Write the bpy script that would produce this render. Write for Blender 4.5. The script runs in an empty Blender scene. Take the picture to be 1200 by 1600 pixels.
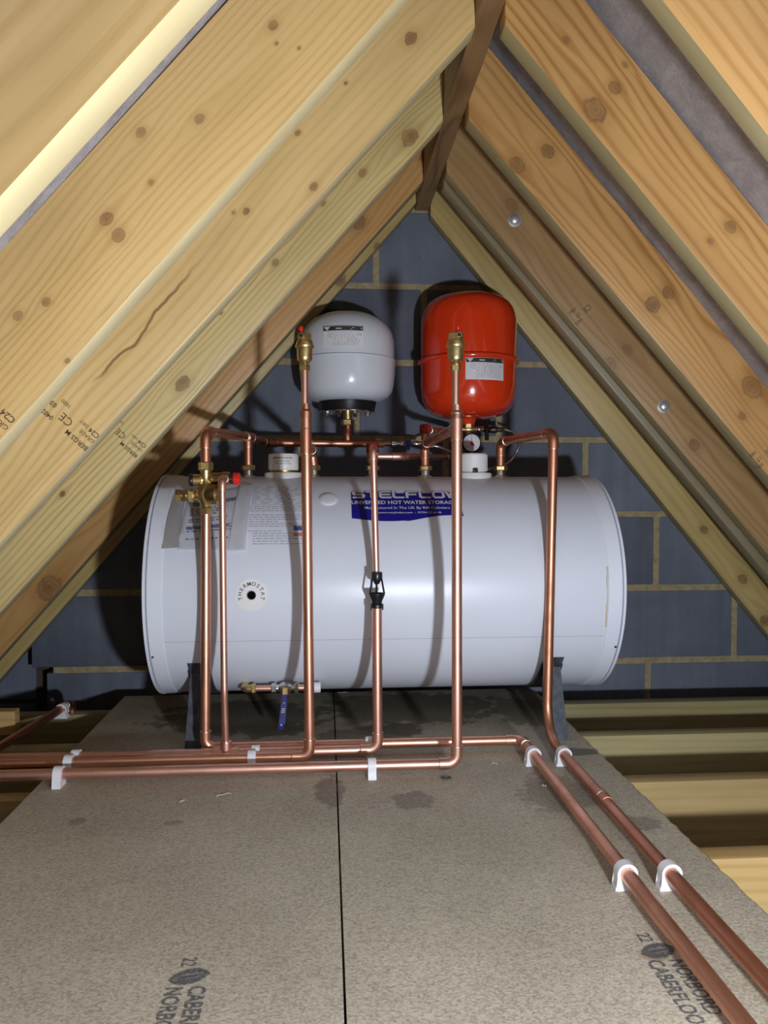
import bpy, bmesh, math, random
from mathutils import Vector, Matrix
random.seed(7)
PI = math.pi
scene = bpy.context.scene
C = scene.collection

# ------------------------------------------------------------------ camera
FPX = 1202.0                                   # focal length in pixels of the 1200x1600 frame
YAW, PITCH = math.atan(90/FPX), math.atan(35/FPX)
CAM = Vector((0, 0, .595))                     # metres above the chipboard
_s, _c, _sp, _cp = math.sin(YAW), math.cos(YAW), math.sin(PITCH), math.cos(PITCH)
RT = Vector((_c, -_s, 0)); FW = Vector((_s*_cp, _c*_cp, -_sp)); UP = RT.cross(FW)
cd = bpy.data.cameras.new('camera'); cam = bpy.data.objects.new('camera', cd); C.objects.link(cam)
cd.sensor_fit = 'VERTICAL'; cd.sensor_height = 24; cd.lens = 24*FPX/1600
cd.clip_start = .02
cam.matrix_world = Matrix(((RT.x, UP.x, -FW.x, CAM.x), (RT.y, UP.y, -FW.y, CAM.y), (RT.z, UP.z, -FW.z, CAM.z), (0, 0, 0, 1)))
scene.camera = cam
# ------------------------------------------------------------------ world, lamp, exposure
w = bpy.data.worlds.new('World'); scene.world = w; w.use_nodes = True
w.node_tree.nodes['Background'].inputs[0].default_value = (.9, .93, 1, 1)
w.node_tree.nodes['Background'].inputs[1].default_value = .035
ld = bpy.data.lights.new('work_lamp', 'POINT'); ld.energy = 70; ld.shadow_soft_size = .035; ld.color = (.91, .98, 1.08)
lo = bpy.data.objects.new('work_lamp', ld); C.objects.link(lo); lo.location = (.38, .0, .28)
vs = scene.view_settings
vs.view_transform = 'Standard'; vs.look = 'None'; vs.gamma = 1; vs.use_curve_mapping = False; vs.exposure = 0.0

# ------------------------------------------------------------------ pixel helpers (measured distances -> points)
def ray(x, y): return FW + RT*((x-600)/FPX) - UP*((y-800)/FPX)
def at(x, y, Y): d = ray(x, y); return CAM + d*(Y/d.y)
def atz(x, y, Z): d = ray(x, y); return CAM + d*((Z-CAM.z)/d.z)

# ------------------------------------------------------------------ object helpers
def link(name, me, parent=None):
    o = bpy.data.objects.new(name, me); C.objects.link(o); o.parent = parent; return o
def mats(me, m):
    for k in (m if isinstance(m, (list, tuple)) else [m]): me.materials.append(k)
def obj(name, bm, m, parent=None, smooth=True, angle=35, M=None):
    me = bpy.data.meshes.new(name)
    bmesh.ops.recalc_face_normals(bm, faces=bm.faces)
    bm.to_mesh(me); bm.free(); mats(me, m)
    if smooth:
        me.shade_smooth()
        me.set_sharp_from_angle(angle=math.radians(angle))
    o = link(name, me, parent)
    if M is not None: o.matrix_world = M
    return o
def tag(o, label, cat, group=None):
    o['label'] = label; o['category'] = cat
    if group: o['group'] = group
    return o
def thing(name, label, cat, loc=(0, 0, 0), group=None):
    o = bpy.data.objects.new(name, None); C.objects.link(o); o.location = loc; o.empty_display_size = .05
    tag(o, label, cat, group); o['_o'] = list(loc); return o
def child(root, name, bm, m, **k):              # mesh given in world coordinates, parented under root
    base = Vector(root.get('_o', (0, 0, 0)))
    bmesh.ops.translate(bm, vec=-base, verts=bm.verts)
    o = obj(name, bm, m, root, **k); o['_o'] = [0, 0, 0] if False else list(base); return o
def sub(part, name, bm, m, **k):                # sub-part: same local frame as its part
    base = Vector(part.get('_o', (0, 0, 0)))
    bmesh.ops.translate(bm, vec=-base, verts=bm.verts)
    return obj(name, bm, m, part, **k)

# ------------------------------------------------------------------ mesh helpers
def frame(axis):
    a = Vector(axis).normalized(); h = Vector((0, 0, 1)) if abs(a.z) < .9 else Vector((1, 0, 0))
    u = h.cross(a).normalized(); return u, a.cross(u), a
def box(bm, lo, hi, bevel=0, seg=1):
    r = bmesh.ops.create_cube(bm, size=1); v = r['verts']
    lo, hi = Vector(lo), Vector(hi)
    for q in v: q.co = Vector(((lo.x+hi.x)/2+q.co.x*(hi.x-lo.x), (lo.y+hi.y)/2+q.co.y*(hi.y-lo.y), (lo.z+hi.z)/2+q.co.z*(hi.z-lo.z)))
    if bevel:
        es = list({e for q in v for e in q.link_edges})
        bmesh.ops.bevel(bm, geom=es, offset=bevel, segments=seg, affect='EDGES', profile=.5)
    return bm
def lathe(bm, prof, base=(0, 0, 0), axis=(0, 0, 1), n=32, ang0=0):
    """prof: list of (r, h) along axis from base"""
    u, v, a = frame(axis); base = Vector(base); rings = []
    for r, h in prof:
        c = base + a*h
        if r < 1e-6: rings.append([bm.verts.new(c)])
        else: rings.append([bm.verts.new(c + (u*math.cos(ang0+2*PI*k/n) + v*math.sin(ang0+2*PI*k/n))*r) for k in range(n)])
    for A, B in zip(rings, rings[1:]):
        for k in range(n):
            k2 = (k+1) % n
            if len(A) == 1 and len(B) == 1: continue
            if len(A) == 1: bm.faces.new((A[0], B[k], B[k2]))
            elif len(B) == 1: bm.faces.new((A[k], B[0], A[k2]))
            else: bm.faces.new((A[k], B[k], B[k2], A[k2]))
    for R_, fl in ((rings[0], 1), (rings[-1], 0)):
        if len(R_) > 2: bm.faces.new(R_ if not fl else R_[::-1])
    return bm
def cyl(bm, p, q, r, n=24, ch=0):
    p, q = Vector(p), Vector(q); L = (q-p).length
    prof = [(r, 0), (r, L)] if not ch else [(r-ch, 0), (r, ch), (r, L-ch), (r-ch, L)]
    return lathe(bm, prof, p, q-p, n)
def hexnut(bm, p, q, r, ang=0.0):
    p, q = Vector(p), Vector(q); L = (q-p).length; c = r*.12
    return lathe(bm, [(r-c, 0), (r, c), (r, L-c), (r-c, L)], p, q-p, 6, ang)
def sweep(bm, pts, r, n=16, caps=True):
    pts = [Vector(p) for p in pts]; rings = []; up = None
    for i, p in enumerate(pts):
        t = (pts[min(i+1, len(pts)-1)] - pts[max(i-1, 0)]).normalized()
        if up is None: u, v, _ = frame(t)
        else: u = (up - t*up.dot(t)).normalized(); v = t.cross(u)
        up = u
        rr = r[i] if isinstance(r, (list, tuple)) else r
        rings.append([bm.verts.new(p + (u*math.cos(2*PI*k/n) + v*math.sin(2*PI*k/n))*rr) for k in range(n)])
    for A, B in zip(rings, rings[1:]):
        for k in range(n): bm.faces.new((A[k], A[(k+1) % n], B[(k+1) % n], B[k]))
    if caps: bm.faces.new(rings[0][::-1]); bm.faces.new(rings[-1])
    return bm
def arc_corner(a, b, c, rad, n=8):
    a, b, c = Vector(a), Vector(b), Vector(c)
    d1, d2 = (a-b).normalized(), (c-b).normalized()
    th = d1.angle(d2); t = rad/math.tan(th/2)
    p1, p2 = b + d1*t, b + d2*t
    cen = b + (d1+d2).normalized()*(rad/math.sin(th/2))
    out = []
    e1 = p1-cen; e2 = p2-cen; om = e1.angle(e2)
    for k in range(n+1):
        s = k/n; out.append(cen + (e1*math.sin((1-s)*om) + e2*math.sin(s*om))/math.sin(om))
    return out
def spline(pts, n=10):
    P = [Vector(p) for p in pts]; P = [P[0]*2-P[1]] + P + [P[-1]*2-P[-2]]; out = []
    for i in range(1, len(P)-2):
        for k in range(n):
            t = k/n
            out.append(.5*((2*P[i]) + (P[i+1]-P[i-1])*t + (2*P[i-1]-5*P[i]+4*P[i+1]-P[i+2])*t*t + (3*P[i]-P[i-1]-3*P[i+1]+P[i+2])*t**3))
    return out + [P[-2]]
def prism(bm, poly, y0, y1):                    # poly in (x,z), extruded along y
    A = [bm.verts.new((x, y0, z)) for x, z in poly]; B = [bm.verts.new((x, y1, z)) for x, z in poly]
    fs = [bm.faces.new(A[::-1]), bm.faces.new(B)]; n = len(poly)
    for k in range(n): fs.append(bm.faces.new((A[k], A[(k+1) % n], B[(k+1) % n], B[k])))
    return fs
_txt = {}
def text_geo(body, size=1.0, bold=0.0, align='LEFT'):
    key = (body, bold, align)
    if key not in _txt:
        cu = bpy.data.curves.new('t', 'FONT'); cu.body = body; cu.size = 1; cu.align_x = align; cu.offset = bold; cu.resolution_u = 2
        o = bpy.data.objects.new('t', cu); me = o.to_mesh()
        _txt[key] = ([v.co.xy.copy() for v in me.vertices], [tuple(p.vertices) for p in me.polygons])
        o.to_mesh_clear(); bpy.data.objects.remove(o); bpy.data.curves.remove(cu)
    V, Fc = _txt[key]
    return [v*size for v in V], Fc
def put_text(bm, body, fn, size, bold=0.0, sx=1.0, align='LEFT', off=(0, 0)):
    V, Fc = text_geo(body, size, bold, align)
    vs_ = [bm.verts.new(fn(v.x*sx+off[0], v.y+off[1])) for v in V]
    for f_ in Fc:
        try: bm.faces.new([vs_[i] for i in f_])
        except ValueError: pass
def patch(bm, fn, u0, u1, v0, v1, nu=1, nv=1, thick=None):
    G = [[bm.verts.new(fn(u0+(u1-u0)*i/nu, v0+(v1-v0)*j/nv)) for i in range(nu+1)] for j in range(nv+1)]
    for j in range(nv):
        for i in range(nu): bm.faces.new((G[j][i], G[j][i+1], G[j+1][i+1], G[j+1][i]))
    return G

# ------------------------------------------------------------------ materials
class NT:
    def __init__(s, name):
        s.m = bpy.data.materials.new(name); s.m.use_nodes = True; s.t = s.m.node_tree
        s.b = s.t.nodes['Principled BSDF']
        s.co = s.n('ShaderNodeTexCoord').outputs['Object']
    def n(s, typ, **k):
        q = s.t.nodes.new(typ)
        for a, b in k.items(): setattr(q, a, b)
        return q
    def l(s, a, b): s.t.links.new(a, b)
    def v(s, sock, val):
        if hasattr(val, 'is_linked'): s.l(val, sock)
        else: sock.default_value = val
    def math(s, op, a, b=0.0, c=None):
        q = s.n('ShaderNodeMath', operation=op); s.v(q.inputs[0], a); s.v(q.inputs[1], b)
        if c is not None: s.v(q.inputs[2], c)
        return q.outputs[0]
    def vmath(s, op, a, b=(0, 0, 0)):
        q = s.n('ShaderNodeVectorMath', operation=op); s.v(q.inputs[0], a); s.v(q.inputs[1], b)
        return q.outputs['Value' if op in ('LENGTH', 'DISTANCE', 'DOT_PRODUCT') else 'Vector']
    def noise(s, vec, scale=1.0, detail=3.0, rough=.55, dist=0.0):
        q = s.n('ShaderNodeTexNoise'); s.v(q.inputs['Vector'], vec); q.inputs['Scale'].default_value = scale
        q.inputs['Detail'].default_value = detail; q.inputs['Roughness'].default_value = rough; q.inputs['Distortion'].default_value = dist
        return q.outputs['Fac']
    def scale(s, vec, sc, off=(0, 0, 0)):
        q = s.n('ShaderNodeMapping'); s.v(q.inputs['Vector'], vec); q.inputs['Scale'].default_value = sc; s.v(q.inputs['Location'], off)
        return q.outputs[0]
    def ramp(s, fac, stops):
        q = s.n('ShaderNodeValToRGB'); s.v(q.inputs[0], fac); e = q.color_ramp.elements
        while len(e) < len(stops): e.new(.5)
        for k, (p, c) in enumerate(stops): e[k].position = p; e[k].color = (*c, 1)
        return q.outputs[0]
    def mix(s, fac, a, b, mode='MIX'):
        q = s.n('ShaderNodeMix', data_type='RGBA', blend_type=mode); s.v(q.inputs[0], fac)
        for i, k in ((6, a), (7, b)):
            if hasattr(k, 'is_linked'): s.l(k, q.inputs[i])
            else: q.inputs[i].default_value = (*k, 1)
        return q.outputs[2]
    def mr(s, val, a, b, c=0.0, d=1.0, smooth=True):
        q = s.n('ShaderNodeMapRange'); q.interpolation_type = 'SMOOTHSTEP' if smooth else 'LINEAR'
        s.v(q.inputs[0], val)
        for i, k in zip((1, 2, 3, 4), (a, b, c, d)): q.inputs[i].default_value = k
        return q.outputs[0]
    def bump(s, h, strength=.3, dist=.01):
        q = s.n('ShaderNodeBump'); s.v(q.inputs['Height'], h); q.inputs['Strength'].default_value = strength; q.inputs['Distance'].default_value = dist
        s.l(q.outputs[0], s.b.inputs['Normal'])
    def set(s, **k):
        for a, b in k.items(): s.v(s.b.inputs[a.replace('_', ' ')], (*b, 1) if isinstance(b, tuple) else b)
        return s.m
def plain(name, col, rough=.4, metal=0.0, var=.06, nscale=30, bump=0.0, coat=0.0, spec=.5):
    t = NT(name); nz = t.noise(t.co, nscale, 4)
    lo = tuple(max(0, c*(1-var)) for c in col); hi = tuple(min(1, c*(1+var)) for c in col)
    t.set(Base_Color=t.ramp(nz, [(.3, lo), (.7, hi)]), Metallic=metal, Roughness=t.mr(nz, .3, .7, rough*.9, rough*1.1), Specular_IOR_Level=spec)
    if coat: t.set(Coat_Weight=coat, Coat_Roughness=.08)
    if bump: t.bump(nz, bump, .004)
    return t.m

def wood(name, early, late, seed, freq=55, wav=.02, knots=(), contrast=1.0, rough=.42, knotcol=(.285, .145, .06), tone=.12, streak=None):
    """pine: local x runs along the grain, z across the wide face; knots = (x, z, r)"""
    t = NT(name); sx = t.n('ShaderNodeSeparateXYZ'); t.l(t.co, sx.inputs[0]); X, Y, Z = sx.outputs
    off = (seed*3.7, seed*1.3, seed*2.1)
    n1 = t.noise(t.scale(t.co, (.9, 5, 5), off), 1.0, 2, .5)
    n2 = t.noise(t.scale(t.co, (2.5, 14, 14), off), 1.0, 2, .5)
    T = t.math('ADD', Z, t.math('MULTIPLY', t.math('SUBTRACT', n1, .5), wav*6))
    T = t.math('ADD', T, t.math('MULTIPLY', t.math('SUBTRACT', n2, .5), wav))
    T = t.math('ADD', T, t.math('MULTIPLY', Y, .35))
    kds = []; kd_all = None; kr_ = random.Random(seed)
    for (kx, kz, kr) in knots:
        dv = t.vmath('SUBTRACT', t.co, (kx, 0, kz))
        d = t.vmath('LENGTH', t.vmath('MULTIPLY', dv, (1/(kr*1.25), 0, 1/kr)))
        dw = t.vmath('LENGTH', t.vmath('MULTIPLY', dv, (1/(kr*3.2), 0, 1/kr)))
        b = t.mr(dw, .3, 3.2, .8, 0)
        T = t.math('SUBTRACT', T, t.math('MULTIPLY', t.math('SUBTRACT', Z, kz), b))
        kds.append((d, kr_.uniform(.75, 1.0)))
        kd_all = d if kd_all is None else t.math('MINIMUM', kd_all, d)
    ring = t.math('MULTIPLY', T, freq*2*PI)
    ring = t.math('MULTIPLY_ADD', t.math('SINE', ring), .5, .5)
    ring = t.math('POWER', ring, 2.2)
    fib = t.noise(t.scale(t.co, (3.2, 190, 330), off), 1.0, 4, .65)
    big = t.noise(t.scale(t.co, (1.6, 6, 9), (off[1], off[0], 3)), 1.0, 3, .6)
    fac = t.math('ADD', t.math('MULTIPLY', ring, .62*contrast), t.math('MULTIPLY', t.math('SUBTRACT', fib, .5), .9*contrast))
    amp = t.mr(t.noise(t.scale(t.co, (.7, 3, 7), (seed, 4, 2)), 1.0, 2), .35, .65, .45, 1.15)
    fac = t.math('MULTIPLY', fac, amp)
    q = t.n('ShaderNodeClamp'); t.l(fac, q.inputs[0])
    col = t.mix(q.outputs[0], early, late)
    dk = tuple(c*(1-tone*2.2) for c in (1, 1, 1)); col = t.mix(1.0, col, t.ramp(big, [(.3, (1-tone*2, 1-tone*2.2, 1-tone*2.6)), (.62, (1, 1, 1))]), 'MULTIPLY')
    # small cracks and pin marks
    cr = t.noise(t.scale(t.co, (9, 60, 120), (seed*5, 1, 7)), 1.0, 1, .4)
    col = t.mix(t.mr(cr, .80, .86, 0, .55), col, (.16, .09, .04))
    if kd_all is not None:
        wn = t.math('ADD', t.math('MULTIPLY', t.math('SUBTRACT', t.noise(t.co, 70, 3), .5), .7), t.math('MULTIPLY', t.math('SUBTRACT', t.noise(t.scale(t.co, (30, 30, 60)), 1.0, 1), .5), .5))
        wob = t.math('ADD', kd_all, wn)
        halo = t.mr(wob, .8, 2.6, .30, 0)
        col = t.mix(halo, col, tuple(c*.70 for c in late))
        rim = t.mr(t.noise(t.co, 35, 2), .4, .6, .7, 1.0)
        kc = t.ramp(t.math('MULTIPLY', wob, .9), [(0, tuple(c*.6 for c in knotcol)), (.2, tuple(c*1.1 for c in knotcol)), (.42, tuple(c*.85 for c in knotcol)), (.6, tuple(c*1.3 for c in knotcol)), (.88, tuple(c*.5 for c in knotcol))])
        km = None
        for d_, I in kds:
            k_ = t.mr(t.math('ADD', d_, wn), .80, 1.15, I, 0); km = k_ if km is None else t.math('MAXIMUM', km, k_)
        col = t.mix(t.math('MULTIPLY', km, rim), col, kc)
    if streak is not None:
        (x0, z0), (x1, z1), sw = streak
        sl = (z1-z0)/(x1-x0)
        cz = t.math('ADD', t.math('MULTIPLY_ADD', t.math('SUBTRACT', X, x0), sl, z0), t.math('MULTIPLY', t.math('SUBTRACT', t.noise(t.scale(t.co, (9, 0, 0), off), 1.0, 3), .5), .05))
        dz_ = t.math('ABSOLUTE', t.math('SUBTRACT', Z, cz))
        inx = t.math('MULTIPLY', t.mr(X, min(x0, x1)-.02, min(x0, x1)+.03, 0, 1), t.mr(X, max(x0, x1)-.12, max(x0, x1), 1, 0))
        col = t.mix(t.math('MULTIPLY', t.mr(dz_, sw*.3, sw, .85, 0), inx), col, (.24, .11, .045))
    t.set(Base_Color=col, Roughness=t.mr(fib, .3, .7, rough*.8, rough*1.25), Specular_IOR_Level=.5)
    t.bump(t.math('ADD', t.math('MULTIPLY', fib, .7), t.math('MULTIPLY', ring, .3)), .22, .0016)
    return t.m
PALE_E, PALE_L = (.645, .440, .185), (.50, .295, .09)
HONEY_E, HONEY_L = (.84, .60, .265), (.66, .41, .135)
WARM_E, WARM_L = (.70, .405, .150), (.46, .215, .058)
OLIV_E, OLIV_L = (.68, .51, .205), (.48, .32, .10)
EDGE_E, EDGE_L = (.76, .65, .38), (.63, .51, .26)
GREY_E, GREY_L = (.33, .28, .18), (.22, .18, .11)
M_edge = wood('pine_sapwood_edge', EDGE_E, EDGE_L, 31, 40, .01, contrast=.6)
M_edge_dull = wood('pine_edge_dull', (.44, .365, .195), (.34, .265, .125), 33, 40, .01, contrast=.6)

def copper(name, col=(.80, .42, .29), rough=.31, tarn=.35):
    t = NT(name); nz = t.noise(t.co, 14, 5, .6); n2 = t.noise(t.co, 120, 2)
    ts = t.mr(nz, .42, .72, 0, tarn)
    t.set(Base_Color=t.mix(ts, col, (.42, .19, .105)), Metallic=1.0, Roughness=t.math('ADD', t.mr(nz, .3, .7, rough, rough+.13), t.math('MULTIPLY', n2, .06)))
    return t.m
M_cop = copper('copper_bright'); M_cop_dull = copper('copper_tarnished', (.66, .31, .20), .34, .6)
M_cop_pink = copper('copper_new', (.86, .50, .39), .33, .2)
M_brass = plain('brass', (.68, .53, .25), .36, 1.0, .12, 60)
M_brass_dull = plain('brass_dull', (.46, .34, .16), .36, 1.0, .2, 60)
M_chrome = plain('chrome', (.75, .75, .75), .16, 1.0, .05)
M_bolt = plain('bright_steel', (.85, .86, .88), .38, .75, .05)
M_solder = plain('solder', (.70, .52, .42), .35, 1.0, .1)
M_tank = plain('tank_white_enamel', (.72, .76, .86), .33, 0, .012, 3, spec=.5)
M_cap = plain('tank_cap_white', (.78, .82, .92), .36, 0, .012, 5)
M_white = plain('white_plastic', (.82, .82, .83), .4, 0, .03)
M_clip = plain('clip_white_plastic', (.84, .83, .85), .42, 0, .03)
M_paint_white = plain('vessel_white_paint', (.75, .80, .88), .2, 0, .015, 5, coat=.6)
M_red = plain('vessel_red_paint', (.80, .045, .008), .18, 0, .04, 5, coat=.7)
M_black = plain('black_plastic', (.012, .012, .014), .3, 0, .2)
M_blackm = plain('black_matt', (.02, .02, .02), .7, 0, .2)
M_redp = plain('red_plastic', (.72, .02, .012), .35, 0, .06)
M_reddark = plain('red_dark_cap', (.33, .015, .01), .45, 0, .1)
M_blue = plain('blue_label', (.012, .010, .24), .35, 0, .05)
M_bluelever = plain('blue_lever', (.010, .014, .16), .35, 0, .08)
M_bluek = plain('blue_knob', (.01, .07, .42), .35, 0, .06)
M_ink = plain('black_ink', (.035, .03, .028), .6, 0, .2)
M_stamp = plain('stamp_ink', (.15, .09, .05), .65, 0, .4, 400)
def board_ink():
    t = NT('board_ink'); nz = t.noise(t.co, 420, 2); n2 = t.noise(t.scale(t.co, (160, 500, 1)), 1.0, 2)
    t.set(Base_Color=(.10, .105, .12), Roughness=.75, Alpha=t.math('MULTIPLY', t.mr(nz, .36, .56, .35, .98), t.mr(n2, .35, .5, .5, 1))); return t.m
M_boardink = board_ink()
M_grey = plain('print_grey', (.40, .40, .44), .6, 0, .1)
M_silver = plain('silver_print', (.68, .68, .70), .4, 0, .05)
M_paper = plain('paper_white', (.86, .87, .93), .65, 0, .02)
M_steel = plain('painted_steel', (.055, .062, .075), .5, .3, .5, 60, bump=.2)
M_braid = plain('braided_steel', (.62, .62, .60), .32, 1.0, .25, 500)
M_orange = plain('print_orange', (.55, .20, .10), .5)
M_pblue = plain('print_blue', (.06, .10, .34), .5)
def pouch_mat():
    t = NT('clear_pouch'); nz = t.noise(t.scale(t.co, (20, 20, 6)), 1.0, 3)
    t.set(Base_Color=(.86, .86, .88), Roughness=.2, Alpha=t.mr(nz, .35, .7, .03, .14), Specular_IOR_Level=.6); t.bump(nz, .4, .004)
    return t.m
M_pouch = pouch_mat()

def chipboard():
    t = NT('chipboard'); g = t.n('ShaderNodeNewGeometry').outputs['Position']
    vo = t.n('ShaderNodeTexVoronoi'); t.l(t.scale(g, (290, 400, 300)), vo.inputs['Vector']); vo.inputs['Scale'].default_value = 1
    sp_ = t.n('ShaderNodeSeparateColor'); t.l(vo.outputs['Color'], sp_.inputs[0])
    fl = t.math('ADD', t.math('MULTIPLY', sp_.outputs[0], .55), t.math('MULTIPLY', t.noise(g, 260, 3), .5))
    col = t.ramp(fl, [(.12, (.31, .27, .20)), (.5, (.50, .45, .35)), (.86, (.64, .58, .46)), (1, (.95, .9, .76))])
    big = t.noise(g, 3.0, 4, .6)
    col = t.mix(1, col, t.ramp(big, [(.3, (.80, .79, .76)), (.65, (1.05, 1.04, 1.02))]), 'MULTIPLY')
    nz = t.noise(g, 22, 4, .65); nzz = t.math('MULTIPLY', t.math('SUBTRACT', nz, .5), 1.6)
    stains_and_shade = [(640, 1105, .28, .17, .6), (380, 1120, .24, .17, .62), (560, 1150, .12, .06, .5), (820, 1110, .10, .15, .5), (612, 1140, .10, .05, .7), (680, 1110, .07, .03, .5), (754, 1103, .035, .02, .6), (515, 1235, .035, .09, .45), (645, 1250, .045, .05, .4), (905, 1175, .05, .03, .65),
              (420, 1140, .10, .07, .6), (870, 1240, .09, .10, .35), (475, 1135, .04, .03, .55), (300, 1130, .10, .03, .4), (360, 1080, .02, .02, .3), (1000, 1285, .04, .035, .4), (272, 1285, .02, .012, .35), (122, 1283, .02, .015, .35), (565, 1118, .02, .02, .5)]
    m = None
    for (px, py, rx, ry, k) in stains_and_shade:  # widest ellipses paint the tank's shade into the board colour; smaller ones are stains
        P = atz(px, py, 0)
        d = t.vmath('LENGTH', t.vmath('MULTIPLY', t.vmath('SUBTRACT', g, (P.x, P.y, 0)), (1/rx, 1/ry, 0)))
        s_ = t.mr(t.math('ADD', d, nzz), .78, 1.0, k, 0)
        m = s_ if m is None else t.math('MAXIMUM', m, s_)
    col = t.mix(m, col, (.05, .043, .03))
    P = atz(1022, 1492, 0); d = t.vmath('LENGTH', t.vmath('MULTIPLY', t.vmath('SUBTRACT', g, (P.x, P.y, 0)), (1/.022, 1/.016, 0)))
    col = t.mix(t.mr(t.math('ADD', d, t.math('MULTIPLY', nzz, .4)), .6, 1.1, .6, 0), col, (.27, .17, .085))
    t.set(Base_Color=col, Roughness=.62, Specular_IOR_Level=.35); t.bump(fl, .35, .0016)
    return t.m
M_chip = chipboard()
def chip_edge():
    t = NT('chipboard_edge'); g = t.n('ShaderNodeNewGeometry').outputs['Position']; nz = t.noise(g, 240, 4)
    t.set(Base_Color=t.ramp(nz, [(.35, (.26, .19, .10)), (.6, (.62, .5, .3))]), Roughness=.8); t.bump(nz, .9, .006); return t.m
M_chipedge = chip_edge()
def blockmat():
    t = NT('concrete_block'); g = t.n('ShaderNodeNewGeometry').outputs['Position']
    oi = t.n('ShaderNodeObjectInfo').outputs['Random']
    nz = t.noise(g, 6, 5, .6); fine = t.noise(g, 160, 3); st = t.noise(t.scale(g, (26, 5, 1.2)), 1.0, 4, .6)
    col = t.ramp(t.math('ADD', t.math('MULTIPLY', nz, .6), t.math('MULTIPLY', st, .4)), [(.3, (.118, .135, .178)), (.55, (.172, .192, .245)), (.75, (.23, .25, .305))])
    col = t.mix(1, col, t.ramp(oi, [(0, (.82, .82, .82)), (1, (1.12, 1.12, 1.12))]), 'MULTIPLY')
    col = t.mix(t.mr(fine, .66, .76, 0, .5), col, (.32, .33, .36))
    pit = t.noise(t.scale(g, (60, 60, 60)), 1.0, 2)
    col = t.mix(t.mr(pit, .74, .78, 0, .7), col, (.03, .034, .045))
    t.set(Base_Color=col, Roughness=.78); t.bump(t.math('ADD', fine, t.math('MULTIPLY', st, .8)), .35, .004); return t.m
M_block = blockmat()
def mortar():
    t = NT('mortar'); g = t.n('ShaderNodeNewGeometry').outputs['Position']; nz = t.noise(g, 55, 5, .65)
    t.set(Base_Color=t.ramp(nz, [(.3, (.34, .27, .14)), (.7, (.52, .43, .26))]), Roughness=.9); t.bump(nz, .7, .008); return t.m
M_mortar = mortar()
def membrane():
    t = NT('roof_membrane'); g = t.n('ShaderNodeNewGeometry').outputs['Position']; nz = t.noise(g, 20, 5, .7, .6); n2 = t.noise(g, 190, 3)
    t.set(Base_Color=t.ramp(t.math('ADD', t.math('MULTIPLY', nz, .7), t.math('MULTIPLY', n2, .3)), [(.35, (.23, .215, .235)), (.65, (.40, .38, .40))]), Roughness=.75); t.bump(n2, .3, .003); return t.m
M_memb = membrane()
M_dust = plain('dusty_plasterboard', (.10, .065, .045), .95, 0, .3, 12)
M_dark_joist = wood('joist_pine', (.60, .42, .19), (.46, .285, .10), 51, 45, .015, contrast=.8)

# ------------------------------------------------------------------ THE SETTING
XR0, XR1 = .276, .320                            # ridge board faces
YW = 2.41                                       # face of the block wall
AL, AR = math.atan(1.156), math.atan(1.191)
LZ, RZ = 1.482, 1.436                           # lower rafter corners on the ridge
LD, RD = .155, .150                             # rafter depths
# roof membrane, both slopes
def roof_line_left(x, up=0): return LZ + (x-XR0)*math.tan(AL) + up/math.cos(AL)
def roof_line_right(x, up=0): return RZ - (x-XR1)*math.tan(AR) + up/math.cos(AR)
bm = bmesh.new()
y0, y1 = -.45, 2.62
def lm(x): return (x, roof_line_left(x, LD+.0005))
def rm(x): return (x, roof_line_right(x, RD+.0005))
prism(bm, [lm(-1.6), lm(.298), (.298, lm(.298)[1]+.006), (-1.6, lm(-1.6)[1]+.006)], y0, y1)
prism(bm, [rm(.298), rm(2.0), (2.0, rm(2.0)[1]+.006), (.298, rm(.298)[1]+.006)], y0, y1)
o = obj('ceiling', bm, M_memb, smooth=False); o['kind'] = 'structure'
# plasterboard below the joists
bm = bmesh.new(); box(bm, (-1.9, -.45, -.235), (2.3, 2.62, -.222))
o = obj('floor', bm, M_dust, smooth=False); o['kind'] = 'structure'

# block wall
zj = [at(588, 447, YW).z, at(830, 568, YW).z, at(920, 686, YW).z, at(990, 805, YW).z, at(1060, 918, YW).z, at(1110, 1030, YW).z]
CH = (zj[0]-zj[-1])/5
zj = [zj[0]-CH*k for k in range(-2, 7)]         # joint heights from above the apex to below the joists
def clip_roof(bm, m=.0):
    for co, no in (((XR0, 0, LZ + (LD-.02)/math.cos(AL)), (-math.sin(AL), 0, math.cos(AL))), ((XR1, 0, RZ + (RD-.02)/math.cos(AR)), (math.sin(AR), 0, math.cos(AR)))):
        r = bmesh.ops.bisect_plane(bm, geom=bm.verts[:]+bm.edges[:]+bm.faces[:], plane_co=co, plane_no=no, clear_outer=True)
        ed = [e for e in r['geom_cut'] if isinstance(e, bmesh.types.BMEdge)]
        if ed: bmesh.ops.holes_fill(bm, edges=[e for e in bm.edges if e.is_boundary])
XLW = at(60, 1060, YW).x                        # broken left end of the inner leaf
bm = bmesh.new(); box(bm, (at(73, 1060, YW).x+.02, YW+.0005, -.22), (2.0, YW+.12, 1.9)); clip_roof(bm)
wall = obj('wall_back', bm, M_mortar, smooth=False); wall['kind'] = 'structure'
perp = [None, 588, 557+105, 557, 915, 1027, 1151, 1016]
jt = .019
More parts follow.
